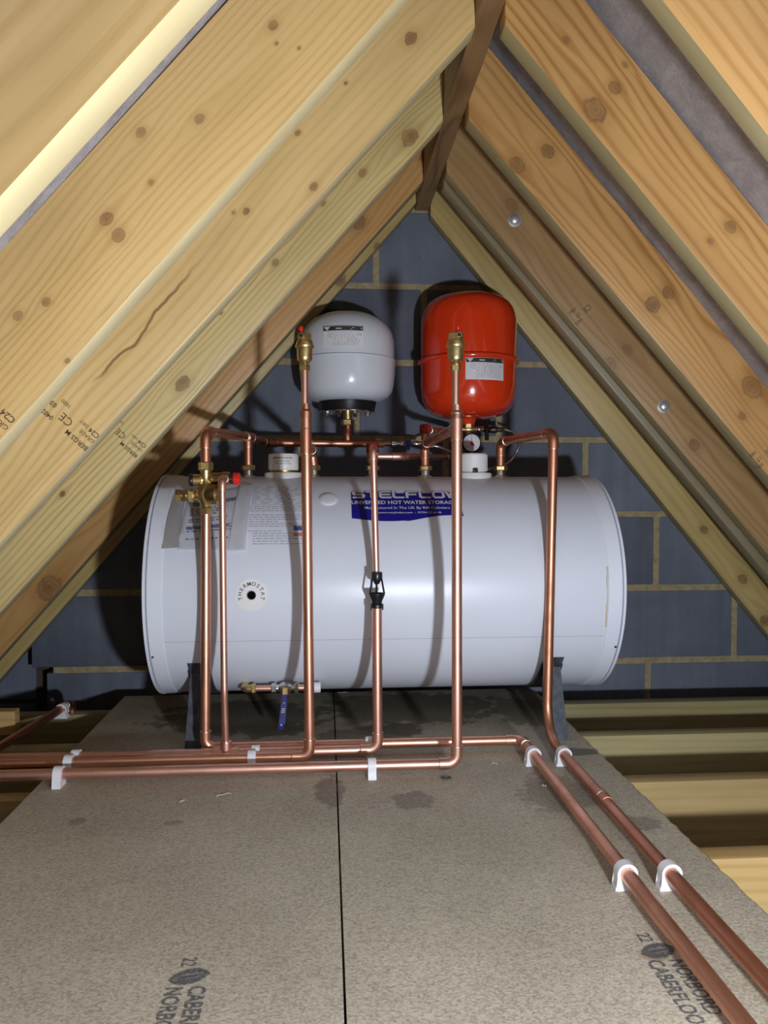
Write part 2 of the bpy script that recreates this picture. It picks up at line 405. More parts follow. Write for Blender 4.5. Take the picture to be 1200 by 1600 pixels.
for r in range(len(zj)-1):
    zt, zb = zj[r]-jt/2, zj[r+1]+jt/2
    if r == 0: xp = .5
    else: xp = at(perp[min(r, 7)], 700, YW).x if r < 8 else .3
    xleft = {5: at(49, 1000, YW).x, 6: at(49, 1000, YW).x, 7: at(73, 1060, YW).x}.get(r, XLW)
    x = xp - .4515*6
    while x < 2.0:
        xa, xb = x+jt/2, x+.4515-jt/2
        x += .4515
        if xb < xleft+.26: continue
        xa = xleft if xa < xleft+.26 else xa
        if xa > xb-.02 or xa > 1.95: continue
        bm = bmesh.new(); box(bm, (xa, YW-.001-random.random()*.002, zb+random.uniform(-.001, .001)), (xb, YW+.1, zt+random.uniform(-.001, .001)), .0035, 2); clip_roof(bm)
        if len(bm.faces) < 4: bm.free(); continue
        obj('block', bm, M_block, wall, angle=50)
# set-back blocks beyond the broken left end
for (xa, xb, za, zb_) in ((-1.36, -.915, zj[7]+.006-.115, zj[7]+.11-.006), (-1.36, -.915, zj[7]+.11+.006, zj[6]+.09), (-1.36, -.915, zj[7]-.34, zj[7]-.122)):
    bm = bmesh.new(); box(bm, (xa, YW+.075, za), (xb, YW+.17, zb_), .0035, 2); clip_roof(bm); obj('block', bm, M_block, wall, angle=50)
bm = bmesh.new(); box(bm, (-1.7, YW+.085, -.22), (-.75, YW+.2, 1.0)); clip_roof(bm)
obj('mortar_backing', bm, M_dust, wall, smooth=False)

# ------------------------------------------------------------------ ridge board and rafters
bm = bmesh.new(); box(bm, (-1.55, -.0, 0), (1.0, .0, 0)); bm.free()
def ridge():
    bm = bmesh.new(); box(bm, (-1.5, -.022, 0), (1.5, .022, .24), .002)
    M = Matrix.Translation(((XR0+XR1)/2, .905, 1.462)) @ Matrix.Rotation(PI/2, 4, 'Z')
    k = wood('ridge_pine_dark', (.31, .19, .085), (.19, .10, .04), 21, 40, .04, knots=[(.75, .02, .02), (-.2, .05, .015)], contrast=1.5)
    o = obj('ridge_board', bm, k, smooth=False, M=M)
    tag(o, 'dark brown ridge board running along the apex between the rafters', 'ridge board')
ridge()

def stamp_on(part, M, fnpx, items, Yf):
    pass
RAFT = {}
def rafter(side, key, pa, pb, Y, thick, cols, seed, label, knots=(), freq=55, wav=.02, contrast=1, depth=None, edge=None, rough=.42, tone=.12, streak=None):
    """pa, pb: two points measured on the lower front edge; Y: distance of the front face"""
    A, B = at(*pa, Y), at(*pb, Y)
    m = (B.z-A.z)/(B.x-A.x); al = abs(math.atan(m)); d = depth or (LD if side == 'L' else RD)
    xr = XR0 if side == 'L' else XR1
    zc = A.z + m*(xr-A.x)                         # corner on the ridge board
    xm = -.3 if side == 'L' else .8
    d = ((roof_line_left if side == 'L' else roof_line_right)(xm, d) - (zc + m*(xm-xr)))*math.cos(al) - .0004
    if side == 'L':
        ex = Vector((math.cos(al), 0, math.sin(al))); L = 2.25; poly = [(-L, 0), (0, 0), (d*math.tan(al), d), (-L, d)]
    else:
        ex = Vector((math.cos(al), 0, -math.sin(al))); L = 2.25; poly = [(0, 0), (L, 0), (L, d), (-d*math.tan(al), d)]
    ez = ex.cross(Vector((0, 1, 0)))
    M = Matrix(((ex.x, 0, ez.x, xr), (0, 1, 0, Y), (ex.z, 0, ez.z, zc), (0, 0, 0, 1)))
    Mi = M.inverted()
    kn = []
    for (px, py, rp) in knots:
        P = Mi @ at(px, py, Y); kn.append((P.x, P.z, rp/FPX*Y))
    if streak:
        p_, q_ = Mi @ at(streak[0], streak[1], Y), Mi @ at(streak[2], streak[3], Y); streak = ((p_.x, p_.z), (q_.x, q_.z), streak[4])
    mat = wood('pine_'+key, cols[0], cols[1], seed, freq, wav, kn, contrast, rough, tone=tone, streak=streak)
    bm = bmesh.new(); prism(bm, poly, 0, thick)
    bmesh.ops.recalc_face_normals(bm, faces=bm.faces)
    bmesh.ops.bevel(bm, geom=bm.edges[:], offset=.0022, segments=2, affect='EDGES', profile=.5)
    for f_ in bm.faces:
        if f_.normal.z < -.8: f_.material_index = 1
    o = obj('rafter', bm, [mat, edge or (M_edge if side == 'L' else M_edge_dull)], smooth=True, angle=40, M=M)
    tag(o, label, 'rafter', 'roof rafters')
    RAFT[key] = (o, M, Mi, Y)
    return o
rafter('L', 'l1', (0, 308), (275, 8),   .673, .045, ((.50, .345, .150), (.38, .235, .08)), 1, 'pale pine rafter cut off by the top left corner of the picture', knots=[], freq=38, wav=.02, contrast=.8, rough=.36)
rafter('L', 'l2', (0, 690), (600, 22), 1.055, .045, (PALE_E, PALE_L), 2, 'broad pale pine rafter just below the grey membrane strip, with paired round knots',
       knots=[(166, 342, 9), (185, 368, 9), (220, 207, 7), (312, 186, 7), (72, 472, 6), (28, 493, 7), (427, 40, 7), (236, 285, 4), (105, 564, 4), (432, 68, 3), (467, 75, 3)], freq=95, wav=.016, contrast=.95, rough=.36)
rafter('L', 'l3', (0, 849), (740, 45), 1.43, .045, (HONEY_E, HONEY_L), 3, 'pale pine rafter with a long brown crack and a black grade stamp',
       knots=[(490, 292, 6), (465, 208, 4), (642, 60, 9), (540, 130, 3), (385, 330, 5), (365, 332, 3), (290, 600, 3)], freq=60, wav=.022, contrast=.9, streak=(150, 592, 330, 395, .004))
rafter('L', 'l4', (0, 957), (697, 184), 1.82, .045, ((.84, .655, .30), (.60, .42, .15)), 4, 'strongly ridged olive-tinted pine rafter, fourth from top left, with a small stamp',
       knots=[(640, 215, 12), (566, 270, 6), (505, 318, 4), (430, 410, 5), (345, 489, 3), (285, 600, 10), (98, 772, 4)], freq=80, wav=.01, contrast=1.45)
rafter('L', 'l5', (0, 1027), (664, 279), 2.19, .045, (WARM_E, WARM_L), 5, 'orange-brown rafter with a large dark knot above the left end of the tank',
       knots=[(77, 918, 17), (561, 348, 9), (534, 440, 6), (660, 246, 5)], freq=55, wav=.02, contrast=1.0, edge=M_edge_dull)
rafter('L', 'l6', (0, 1062), (649, 318), 2.36, .045, (OLIV_E, OLIV_L), 6, 'thin olive rafter lying against the block wall on the left slope',
       knots=[(532, 438, 8), (590, 385, 5)], freq=50, contrast=.8, edge=M_edge_dull)
rafter('R', 'r1', (1035, 0), (1200, 212), 1.04, .034, (WARM_E, WARM_L), 11, 'pale pine rafter cut off by the top right corner of the picture', freq=40, wav=.03, contrast=.8)
rafter('R', 'r2', (789, 38), (1200, 540), 1.378, .044, (WARM_E, WARM_L), 12, 'broad orange pine rafter beside the wide strip of grey membrane, with swirling knots',
       knots=[(961, 137, 9), (930, 172, 17), (917, 219, 9), (1142, 354, 9), (1110, 377, 5), (977, 101, 4), (884, 62, 5)], freq=48, wav=.035, contrast=1.3)
rafter('R', 'r3', (731, 184), (1080, 600), 1.73, .05, (WARM_E, WARM_L), 13, 'honey-coloured pine rafter with two knot pairs, second below the right membrane strip',
       knots=[(856, 237, 10), (808, 258, 11), (1044, 457, 9), (1020, 476, 11), (1175, 605, 16), (1160, 650, 6)], freq=45, wav=.035, contrast=1.3)
rafter('R', 'r4', (697, 270), (983, 609), 2.05, .045, ((.50, .32, .145), (.36, .19, .07)), 14, 'dull brown rafter holding two shiny bolt heads above the red vessel',
       knots=[(800, 320, 9), (954, 568, 8), (980, 545, 7), (1085, 695, 8)], freq=55, wav=.03, contrast=1.0, edge=M_edge_dull)
rafter('R', 'r4b', (689, 286), (958, 609), 2.10, .05, (GREY_E, GREY_L), 15, 'grey-brown trimmer doubled up against the bolted rafter on the right slope', freq=45, contrast=.8, edge=M_edge_dull)
rafter('R', 'r5', (672, 335), (1200, 991), 2.36, .045, (OLIV_E, OLIV_L), 16, 'thin olive rafter lying against the block wall on the right slope',
       knots=[(1100, 828, 6), (1160, 905, 7), (1196, 970, 8)], freq=50, contrast=.9, edge=M_edge_dull)

# stamps on the rafters: text runs across the face, upside down
def stamp(key, px, py, items, size, flip=1):
    o, M, Mi, Y = RAFT[key]; P = Mi @ at(px, py, Y)
    bm = bmesh.new()
    for body, dx, dz, sc, bold in items:        # dx along the writing, dz along the rafter
        if flip == 1: fn = lambda u, v: Vector((P.x - v + dz, -.0006, P.z + u + dx))
        else: fn = lambda u, v: Vector((P.x + v + dz, -.0006, P.z - u - dx))
        put_text(bm, body, fn, size*sc, bold)
    s_ = obj('grade_stamp', bm, M_stamp, o, smooth=False)
    s_.matrix_local = Matrix(); s_['label'] = 'black ink grade stamp'
STD = [('BERGS M', 0, 0, 1.0, .015), ('GRADE', 0, .0165, .8, 0), ('C24', 0, .030, 1, .02), ('DRY', .026, .030, .7, 0), ('CE', .050, .018, 1.7, .0), ('0402', .082, 0, .95, .02), ('03', .092, .021, 1, .02), ('1000', .072, .036, .8, 0)]
stamp('l3', 139, 700, STD, .0128)
stamp('l4', 216, 712, [i for i in STD if i[0] != '0402'], .0125)
stamp('l2', 2, 682, STD, .0128)
RST = [('CE', 0, 0, 1.6, .0), ('17', .036, 0, 1, .02), ('1901', .036, -.0186, .9, .02), ('0402', .042, .015, .9, 0)]
stamp('r4', 920, 474, RST, .0135, -1)
stamp('r3', 1205, 696, RST, .0125, -1)
# bolt heads
for (px, py, lab) in ((804, 344, 'shiny steel bolt head high on the brown rafter above the red vessel'), (1037, 635, 'shiny steel bolt head low on the brown rafter at the right')):
    o, M, Mi, Y = RAFT['r4']; P = at(px, py, Y)
    r = thing('bolt', lab, 'bolt', (P.x, Y, P.z), 'coach bolt heads')
    bm = bmesh.new(); lathe(bm, [(.0175, 0), (.0185, .001), (.0185, .0025), (.0165, .003)], (P.x, Y, P.z), (0, -1, 0)); child(r, 'washer', bm, M_bolt)
    bm = bmesh.new(); lathe(bm, [(.0145, .003), (.0138, .006), (.011, .0095), (.006, .0118), (0, .0125)], (P.x, Y, P.z), (0, -1, 0)); child(r, 'bolt_head', bm, M_bolt, angle=70)

# ------------------------------------------------------------------ joists
JT = -.022
jy = [atz(1190, y, JT).y for y in (1094, 1144, 1217, 1340)]
labs = ['olive joist closest to the block wall', 'olive joist second from the block wall, beside the foot of the bracket', 'pale joist third from the block wall', 'bright pale joist nearest the camera, beside the front pipe clips']
for k, (y, lab) in enumerate(zip(jy, labs)):
    bm = bmesh.new(); box(bm, (-1.75, 0, -.2), (1.95, .045, 0), .003, 2)
    early, late = [((.43, .37, .185), (.31, .25, .10)), ((.50, .43, .21), (.37, .29, .12)), ((.56, .41, .19), (.42, .27, .09)), (PALE_E, PALE_L)][k]
    o = obj('ceiling_joist', bm, wood('joist_%d' % k, early, late, 40+k, 45, .012, contrast=.8), M=Matrix.Translation((0, y, JT)))
    tag(o, lab, 'joist', 'ceiling joists')
# timber packer at the far left
P = at(0, 1097, 1.98)
bm = bmesh.new(); box(bm, (-.30, 0, -.06), (0, .035, 0), .002)
o = obj('timber_block', bm, wood('packer_pine', PALE_E, WARM_L, 60, 40, .02), M=Matrix.Translation((at(22, 1097, 1.98).x, 1.98, JT+.06)))
tag(o, 'short timber block on the joist at the far left edge', 'timber')

# ------------------------------------------------------------------ chipboards
def board(x0, x1, y0, y1, label, ragged, seed):
    rnd = random.Random(seed); bm = bmesh.new()
    n = 150; pts = []
    for k in range(n+1):
        y = y0+(y1-y0)*k/n; pts.append((x1 + (rnd.uniform(-.0028, .0015) if ragged else 0), y))
    if ragged:
        pts = [p for p in pts if p[1] < y1-.05]
        for k in range(9):
            a = k/8*PI/2; pts.append((x1-.035+.035*math.cos(a)+rnd.uniform(-.002, .002), y1-.045+.045*math.sin(a)+rnd.uniform(-.002, .002)))
    pts += [(x0, y1), (x0, y0)]
    fr = lambda x: ragged and x > x1-.03
    T = [bm.verts.new((x-(.0045 if fr(x) else 0), y, 0)) for x, y in pts]; E_ = [bm.verts.new((x, y, -.0022 if fr(x) else -.0002)) for x, y in pts]; B = [bm.verts.new((x + (rnd.uniform(-.002, .002) if ragged else 0), y, -.022)) for x, y in pts]
    bm.faces.new(T); bm.faces.new(B[::-1])
    for k in range(len(pts)):
        k2 = (k+1) % len(pts)
        for P_, Q_ in ((T, E_), (E_, B)): f_ = bm.faces.new((P_[k], Q_[k], Q_[k2], P_[k2])); f_.material_index = 1
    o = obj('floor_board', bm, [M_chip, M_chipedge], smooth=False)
    return tag(o, label, 'floor board', 'chipboard floor panels')
XS = .0208
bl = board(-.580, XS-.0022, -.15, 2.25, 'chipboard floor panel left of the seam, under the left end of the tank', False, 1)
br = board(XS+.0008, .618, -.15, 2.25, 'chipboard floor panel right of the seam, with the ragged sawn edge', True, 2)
# printing on the boards: reads towards the viewer, letter tops to the right
def board_print(o, px, py, extra):
    P = atz(px, py, 0); bm = bmesh.new()
    fn = lambda u, v: Vector((P.x + v, P.y - u, .0006))
    put_text(bm, '22', fn, .026, .01, .75, off=(-.022, -.014))
    for (a, b) in ((-1, -.34), (-.22, .22), (.34, 1)):   # pointed oval crossed by slanting stripes
        N = 14; up_, dn_ = [], []
        for k in range(N+1):
            s = -1+2*k/N; w_ = .015*(1-abs(s)**2.6); ctr = -.005*s
            dn_.append(bm.verts.new(fn(.017+ctr+a*w_, s*.025))); up_.append(bm.verts.new(fn(.017+ctr+b*w_, s*.025)))
        for k in range(N): bm.faces.new((dn_[k], dn_[k+1], up_[k+1], up_[k]))
    put_text(bm, extra[0], fn, .029, .02, .72, off=(.036, .004))
    put_text(bm, extra[1], fn, .029, .02, .72, off=(.036, -.024))
    s_ = obj('board_print', bm, M_boardink, o, smooth=False); s_['label'] = 'grey ink maker print'
board_print(bl, 300, 1513, ('CABERFLOOR', 'NORBORD'))
board_print(br, 1020, 1474, ('NORBORD', 'CABERFLOOR'))

# ------------------------------------------------------------------ the water cylinder
TY, TZ, TR = 2.02, .354, .275
TX0, TX1 = -.412, .700
tank = thing('water_cylinder', 'large white horizontal hot water cylinder on steel cradle brackets', 'water cylinder', (.144, TY, .06))
def tube_x(prof, n=96):
    bm = bmesh.new(); lathe(bm, [(r, x) for x, r in prof], (0, TY, TZ), (1, 0, 0), n); return bm
child(tank, 'body', tube_x([(TX0+.03, TR), (TX1-.03, TR)]), M_tank)
e = .0035
capL = child(tank, 'end_cap', tube_x([(TX0+.004, 0), (TX0+.002, TR*.6), (TX0, TR-.012), (TX0, TR-.002), (TX0+.002, TR+e+.001), (TX0+.008, TR+e+.001), (TX0+.0082, TR-.005), (TX0+.0112, TR-.005), (TX0+.0115, TR+e), (TX0+.043, TR+e-.001), (TX0+.0442, TR+e-.0025), (TX0+.0442, TR-.002)]), M_cap)
capR = child(tank, 'end_cap', tube_x([(TX1-.0442, TR-.002), (TX1-.0442, TR+e-.0025), (TX1-.043, TR+e-.001), (TX1-.0115, TR+e), (TX1-.0112, TR-.005), (TX1-.0082, TR-.005), (TX1-.008, TR+e+.001), (TX1-.002, TR+e+.001), (TX1, TR-.002), (TX1, TR-.012), (TX1-.002, TR*.6), (TX1-.004, 0)]), M_cap)
def tsurf(x, th, r=0.0): return Vector((x, TY-(TR+r)*math.cos(th), TZ+(TR+r)*math.sin(th)))
def thit(px, py, r=0.0):
    d = ray(px, py); o_ = CAM - Vector((0, TY, TZ)); a = d.y*d.y+d.z*d.z; b = 2*(d.y*o_.y+d.z*o_.z); c = o_.y*o_.y+o_.z*o_.z-(TR+r)**2
    D = max(0, b*b-4*a*c); s = (-b-math.sqrt(D))/(2*a); P = CAM+d*s
    return P.x, math.atan2(P.z-TZ, -(P.y-TY))
def tband(x0, x1, th0, th1, r, nx=1, nt=4):
    bm = bmesh.new(); patch(bm, lambda u, v: tsurf(u, v, r), x0, x1, th0, th1, nx, nt); return bm
# lap seam along the body, rivets of the caps
th = thit(600, 998)[1]
child(tank, 'lap_seam', tband(TX0+.045, TX1-.045, th-.0035, th, .0009), plain('seam_shadow_line', (.42, .42, .47), .5))
for cap, px, py in ((capL, 239, 1025), (capR, 961, 1009)):
    x, t_ = thit(px, py); bm = bmesh.new(); lathe(bm, [(.0035, 0), (.003, .0012), (0, .0018)], tsurf(x, t_, .0035), (0, -math.cos(t_), math.sin(t_)), 12); sub(cap, 'rivet', bm, M_chrome)
# yellowed sealant at the right cap
bm = bmesh.new(); pts = []
for k in range(14):
    t_ = -.30 + .52*k/13; pts.append(tsurf(TX1-.0465+random.uniform(-.0015, .0015), t_, .001))
sweep(bm, pts, [.0012+random.random()*.0016 for _ in pts], 8); child(tank, 'sealant_bead', bm, plain('old_sealant', (.62, .58, .42), .6))
# blue name label
LX0, LT1 = thit(548, 766); LX1, LT0 = thit(722, 812); LX1 = thit(722, 790)[0]
LW, LH = LX1-LX0, (LT1-LT0)*TR
def lab(u, v, r=.0012): return tsurf(LX0+u*LW, LT0+v*(LT1-LT0), r)
bm = bmesh.new(); N = 24; lo_, hi_ = [], []
for k in range(N+1):
    u = k/N; wv = .02-.10*math.sin(u*2*PI*.92-.35)*(.6 if u < .5 else 1)
    lo_.append((u, wv)); hi_.append((u*.955, .86 if u > .03 else .80))
G = [[bm.verts.new(lab(a[0]+(b[0]-a[0])*j/8, a[1]+(b[1]-a[1])*j/8, .0007)) for j in range(9)] for a, b in zip(lo_, hi_)]
for k in range(N):
    for j in range(8): bm.faces.new((G[k][j], G[k+1][j], G[k+1][j+1], G[k][j+1]))
label = child(tank, 'name_label', bm, M_blue); label['label'] = 'blue wavy name label with silver lettering'
# wide squared letters drawn as strokes: unit cell 1 wide, 1 high
LET = {'S': [[(1, 1), (.12, 1), (0, .86), (0, .62), (.12, .5), (.88, .5), (1, .38), (1, .14), (.88, 0), (0, 0)]], 'T': [[(0, 1), (1, 1)], [(.45, 1), (.45, 0)]],
       'E': [[(1, 1), (.15, 1), (0, .85), (0, .15), (.15, 0), (1, 0)], [(0, .5), (.9, .5)]], 'L': [[(0, 1), (0, .15), (.15, 0), (.95, 0)]],
       'F': [[(1, 1), (.15, 1), (0, .85), (0, 0)], [(0, .5), (.85, .5)]], 'O': [[(.15, 1), (.85, 1), (1, .85), (1, .15), (.85, 0), (.15, 0), (0, .15), (0, .85), (.15, 1)]],
       'W': [[(0, 1), (.28, 0), (.5, .8), (.72, 0), (1, 1)]]}
def strokes(bm, word, fn, x0, cw, ch, gap, w_):
    x = x0
    for chh in word:
        for pl in LET[chh]:
            P = [Vector((x+a*cw, b*ch)) for a, b in pl]
            for p, q in zip(P, P[1:]):
                d = (q-p).normalized(); n_ = Vector((-d.y, d.x))*w_/2; p2, q2 = p-d*w_*.35, q+d*w_*.35
                S = max(1, int((q2-p2).length/.02))
                A = [(bm.verts.new(fn(*(p2.lerp(q2, k/S)+n_))), bm.verts.new(fn(*(p2.lerp(q2, k/S)-n_)))) for k in range(S+1)]
                for a_, b_ in zip(A, A[1:]): bm.faces.new((a_[0], b_[0], b_[1], a_[1]))
        x += cw+gap
fm = lambda r, dy=0: (lambda a, b: tsurf(LX0+a, LT0+(b+dy)/TR, r))
cw = (LW*.945-.008*7)/8
bm = bmesh.new(); strokes(bm, 'STELFLOW', fm(.0010, LH*.68), .006, cw, LH*.225, .008, .0118); sub(label, 'lettering_outline', bm, M_blue, smooth=False)
bm = bmesh.new(); strokes(bm, 'STELFLOW', fm(.0018, LH*.68), .006, cw, LH*.225, .008, .0068); sub(label, 'lettering', bm, M_silver, smooth=False)
bm = bmesh.new()
put_text(bm, 'UNVENTED HOT WATER STORAGE', fm(.0016, LH*.455), .0175, .02, .89*LW/.262)
put_text(bm, 'Manufactured In The UK By RM Cylinders', fm(.0016, LH*.30), .0120, .006, 1.0, 'CENTER', (LW*.50, 0))
put_text(bm, 'www.rmcylinders.com  -  01934 22 66 46', fm(.0016, LH*.17), .0085, .006, 1.05, 'CENTER', (LW*.52, 0))
sub(label, 'small_print', bm, M_silver, smooth=False)
# thermostat plate
tx, tt = thit(393, 930)
def disc(bm, x, t0, rad, r, n=36, sq=1.0):
    c = bm.verts.new(tsurf(x, t0, r)); rings = []
    for q in (.5, 1.0): rings.append([bm.verts.new(tsurf(x+rad*q*math.cos(2*PI*k/n), t0+rad*q*sq*math.sin(2*PI*k/n)/TR, r)) for k in range(n)])
    for k in range(n):
        bm.faces.new((c, rings[0][k], rings[0][(k+1) % n])); bm.faces.new((rings[0][k], rings[1][k], rings[1][(k+1) % n], rings[0][(k+1) % n]))
bm = bmesh.new(); disc(bm, tx, tt, .0365, .0008); plate = child(tank, 'thermostat_plate', bm, M_white)
bm = bmesh.new()
for k, ch in enumerate('THERMOSTAT'):
    a = math.radians(196 - k*212/9); ct, st = math.cos(a), math.sin(a); rr = .0215
    fn = lambda u, v: tsurf(tx + (rr+v)*ct + u*st, tt + ((rr+v)*st - u*ct)/TR, .0016)
    put_text(bm, ch, fn, .0125, .008, 1.0, 'CENTER')
sub(plate, 'lettering', bm, M_ink, smooth=False)
bm = bmesh.new(); nrm = Vector((0, -math.cos(tt), math.sin(tt)))
lathe(bm, [(.0092, 0), (.0105, 0), (.0108, .0016), (.0098, .002), (.0092, .0005)], tsurf(tx, tt, .0008), nrm, 24); sub(plate, 'grommet', bm, M_grey)
bm = bmesh.new(); lathe(bm, [(.0092, 0), (.0092, .0010), (0, .0010)], tsurf(tx, tt, .0008), nrm, 24); sub(plate, 'sensor_hole', bm, plain('hole_black', (.004, .004, .004), .95, spec=.05))
# oval plug
px_, pt_ = thit(513, 780)
bm = bmesh.new(); nrm = Vector((0, -math.cos(pt_), math.sin(pt_)))
lathe(bm, [(.0225, -.001), (.0228, .0012), (.021, .0028), (.012, .0040), (0, .0044)], tsurf(px_, pt_), nrm, 40); child(tank, 'body_plug', bm, M_cap)
# printed data panel (paper-thin print) : rows of small print
IX0, IT1 = thit(394, 760); IX1 = thit(474, 800)[0]; IT0 = thit(394, 852)[1]
rnd = random.Random(5); bm = bmesh.new()
rows = 30
for r in range(rows):
    v = IT1-(IT1-IT0)*(r+.5)/rows; hh = .0011/TR
    if r in (5, 12, 16, 23): continue
    x = IX0+(.004 if r < 12 else .001)
    end = IX1-.002 if r % 4 else IX0+(IX1-IX0)*rnd.uniform(.35, .8)
    if r >= 25: x += .012
    while x < end:
        L = rnd.uniform(.004, .015) if r >= 12 else rnd.uniform(.006, .022)
        patch(bm, lambda a, b: tsurf(a, b, .0006), x, min(x+L, end), v-hh, v+hh); x += L + (rnd.uniform(.002, .004) if r >= 12 else rnd.uniform(.008, .016))
pn = child(tank, 'data_print', bm, M_grey, smooth=False); pn['label'] = 'rows of small grey print'
for r in (5, 12):
    v = IT1-(IT1-IT0)*(r+.5)/rows; bm = bmesh.new(); patch(bm, lambda a, b: tsurf(a, b, .0006), IX0, IX1-.002, v-.0005/TR, v+.0005/TR); sub(pn, 'ruled_line', bm, M_grey, smooth=False)
for (a, b, m) in ((821, 829, M_pblue), (832, 838, M_orange)):
    v1, v0 = thit(466, a)[1], thit(466, b)[1]; bm = bmesh.new(); patch(bm, lambda q, w_: tsurf(q, w_, .0006), thit(459, a)[0], thit(478, a)[0], v0, v1); sub(pn, 'logo_bar', bm, m, smooth=False)

# brackets: angle-iron legs, flared saddle tabs, curved saddle under the tank
def bracket(xf, xt, s):
    th_f = -.70; top = tsurf(xt, th_f, .001)
    b_ = None
    # saddle strip hugging the underside
    bm = bmesh.new(); nseg = 26; w_ = .026
    for r0, r1 in ((.001, .006),):
        A = []
        for k in range(nseg+1):
            t_ = -.70 - (PI-1.40)*k/nseg
            A.append([bm.verts.new(tsurf(xt-w_, t_, r0)), bm.verts.new(tsurf(xt+w_, t_, r0)), bm.verts.new(tsurf(xt+w_, t_, r1)), bm.verts.new(tsurf(xt-w_, t_, r1))])
        for P, Q in zip(A, A[1:]):
            for i in range(4): bm.faces.new((P[i], P[(i+1) % 4], Q[(i+1) % 4], Q[i]))
        bm.faces.new(A[0]); bm.faces.new(A[-1][::-1])
    b_ = child(tank, 'cradle_bracket', bm, M_steel)
    for sg in (1, -1):                          # front leg then rear leg
        ty = top.y if sg == 1 else 2*TY-top.y; fy = ty - sg*.035
        zt = top.z-.004
        bm = bmesh.new()
        def slab(c0, c1, hx0, hx1, ya, yb):
            V = [bm.verts.new((c + dx*h, y + q, z)) for (c, h, y, z) in ((c0, hx0, fy, 0.0), (c1, hx1, ty, zt)) for dx in (-1, 1) for q in (ya, yb)]
            for f_ in ((0, 1, 3, 2), (4, 6, 7, 5), (0, 2, 6, 4), (1, 5, 7, 3), (0, 4, 5, 1), (2, 3, 7, 6)): bm.faces.new([V[i] for i in f_])
        slab(xf, xt, .017, .020, -.0025*sg, .0025*sg)
        slab(xf-s*.016, xt-s*.018, .0022, .0022, 0, sg*.045)
        sub(b_, 'leg', bm, M_steel, smooth=False)
        # flared tab, stands tangent to the tank
        bm = bmesh.new(); tz = Vector((0, sg*-math.sin(-.70)*0-sg*.5, .86)).normalized()
        base = Vector((xt, ty-sg*.004, zt-.004)); t2 = base + Vector((0, -sg*.018, .056))
        V = [bm.verts.new(p) for p in (base+Vector((-.021, 0, 0)), base+Vector((.021, 0, 0)), t2+Vector((.026+.008*(s > 0), 0, 0)), t2+Vector((-.026-.008*(s < 0), 0, 0)))]
        W = [bm.verts.new(v.co+Vector((0, sg*.004, .001))) for v in V]
        bm.faces.new(V); bm.faces.new(W[::-1])
        for i in range(4): bm.faces.new((V[i], V[(i+1) % 4], W[(i+1) % 4], W[i]))
        sub(b_, 'saddle_tab', bm, M_steel, smooth=False)
bracket(atz(302, 1168, 0).x, at(312, 1050, 1.81).x, -1)
bracket(atz(884, 1165, 0).x, at(862, 1046, 1.81).x, 1)

# bosses on top of the tank
TT = TZ+TR
def boss(px, ydn=TY-.005):
    x = at(px, 735, ydn).x; P = Vector((x, ydn, TT-.004))
    bm = bmesh.new(); lathe(bm, [(.020, 0), (.020, .004), (.0185, .007), (.0125, .0075), (.0125, .022)], P, (0, 0, 1), 24); b_ = child(tank, 'boss', bm, M_chrome)
    bm = bmesh.new(); hexnut(bm, P+Vector((0, 0, .020)), P+Vector((0, 0, .033)), .0185, .3); sub(b_, 'compression_nut', bm, M_brass)
    return P + Vector((0, 0, .031))
B388, B490, B582, B664, B782 = boss(388), boss(490), boss(582), boss(664), boss(782)
# immersion heater covers
def cover(px, notch):
    x = at(px, 735, TY-.01).x; P = Vector((x, TY-.01, TT-.008))
    bm = bmesh.new(); lathe(bm, [(.049, 0), (.049, .014), (.047, .0175), (.040, .0185), (0, .0185)], P, (0, 0, 1), 40); b_ = child(tank, 'immersion_cover', bm, M_white)
    if notch:
        bm = bmesh.new(); Pn = P+Vector((0, 0, .0185)); lathe(bm, [(.034, 0), (.034, .003), (.0385, .004), (.0385, .046), (.0355, .050), (.0, .051)], Pn, (0, 0, 1), 40); sub(b_, 'cap', bm, M_white)
        bm = bmesh.new(); a = P+Vector((-.001, -.0375, .023)); box(bm, (a.x-.007, a.y-.003, a.z-.005), (a.x+.007, a.y+.004, a.z+.008), .003, 2); sub(b_, 'cable_notch', bm, M_black)
        bm = bmesh.new(); cyl(bm, a+Vector((0, -.010, .001)), a+Vector((0, .002, .001)), .0035, 12); sub(b_, 'cable_stub', bm, M_blackm)
    else:
        bm = bmesh.new(); lathe(bm, [(.037, 0), (.037, .006)], P+Vector((0, 0, .018)), (0, 0, 1), 40); sub(b_, 'neck', bm, M_brass_dull)
        bm = bmesh.new(); lathe(bm, [(.0375, 0), (.039, .003), (.039, .038), (.0365, .042), (0, .043)], P+Vector((0, 0, .024)), (0, 0, 1), 40); cp_ = sub(b_, 'cap', bm, M_white)
        bm = bmesh.new(); c0 = P+Vector((0, 0, .045))
        def fn(u, v): a = u/.039; return Vector((c0.x+.0395*math.sin(a), c0.y-.0395*math.cos(a), c0.z+v))
        put_text(bm, 'IMMERSION HEATER', fn, .0055, .02, 1, 'CENTER', (0, .008)); put_text(bm, 'DISCONNECT SUPPLY', fn, .004, .01, 1, 'CENTER', (0, 0)); put_text(bm, 'BEFORE REMOVING COVER', fn, .0035, .01, 1, 'CENTER', (0, -.006))
        sub(b_, 'lettering', bm, M_ink, smooth=False)
cover(443, False); cover(739, True)

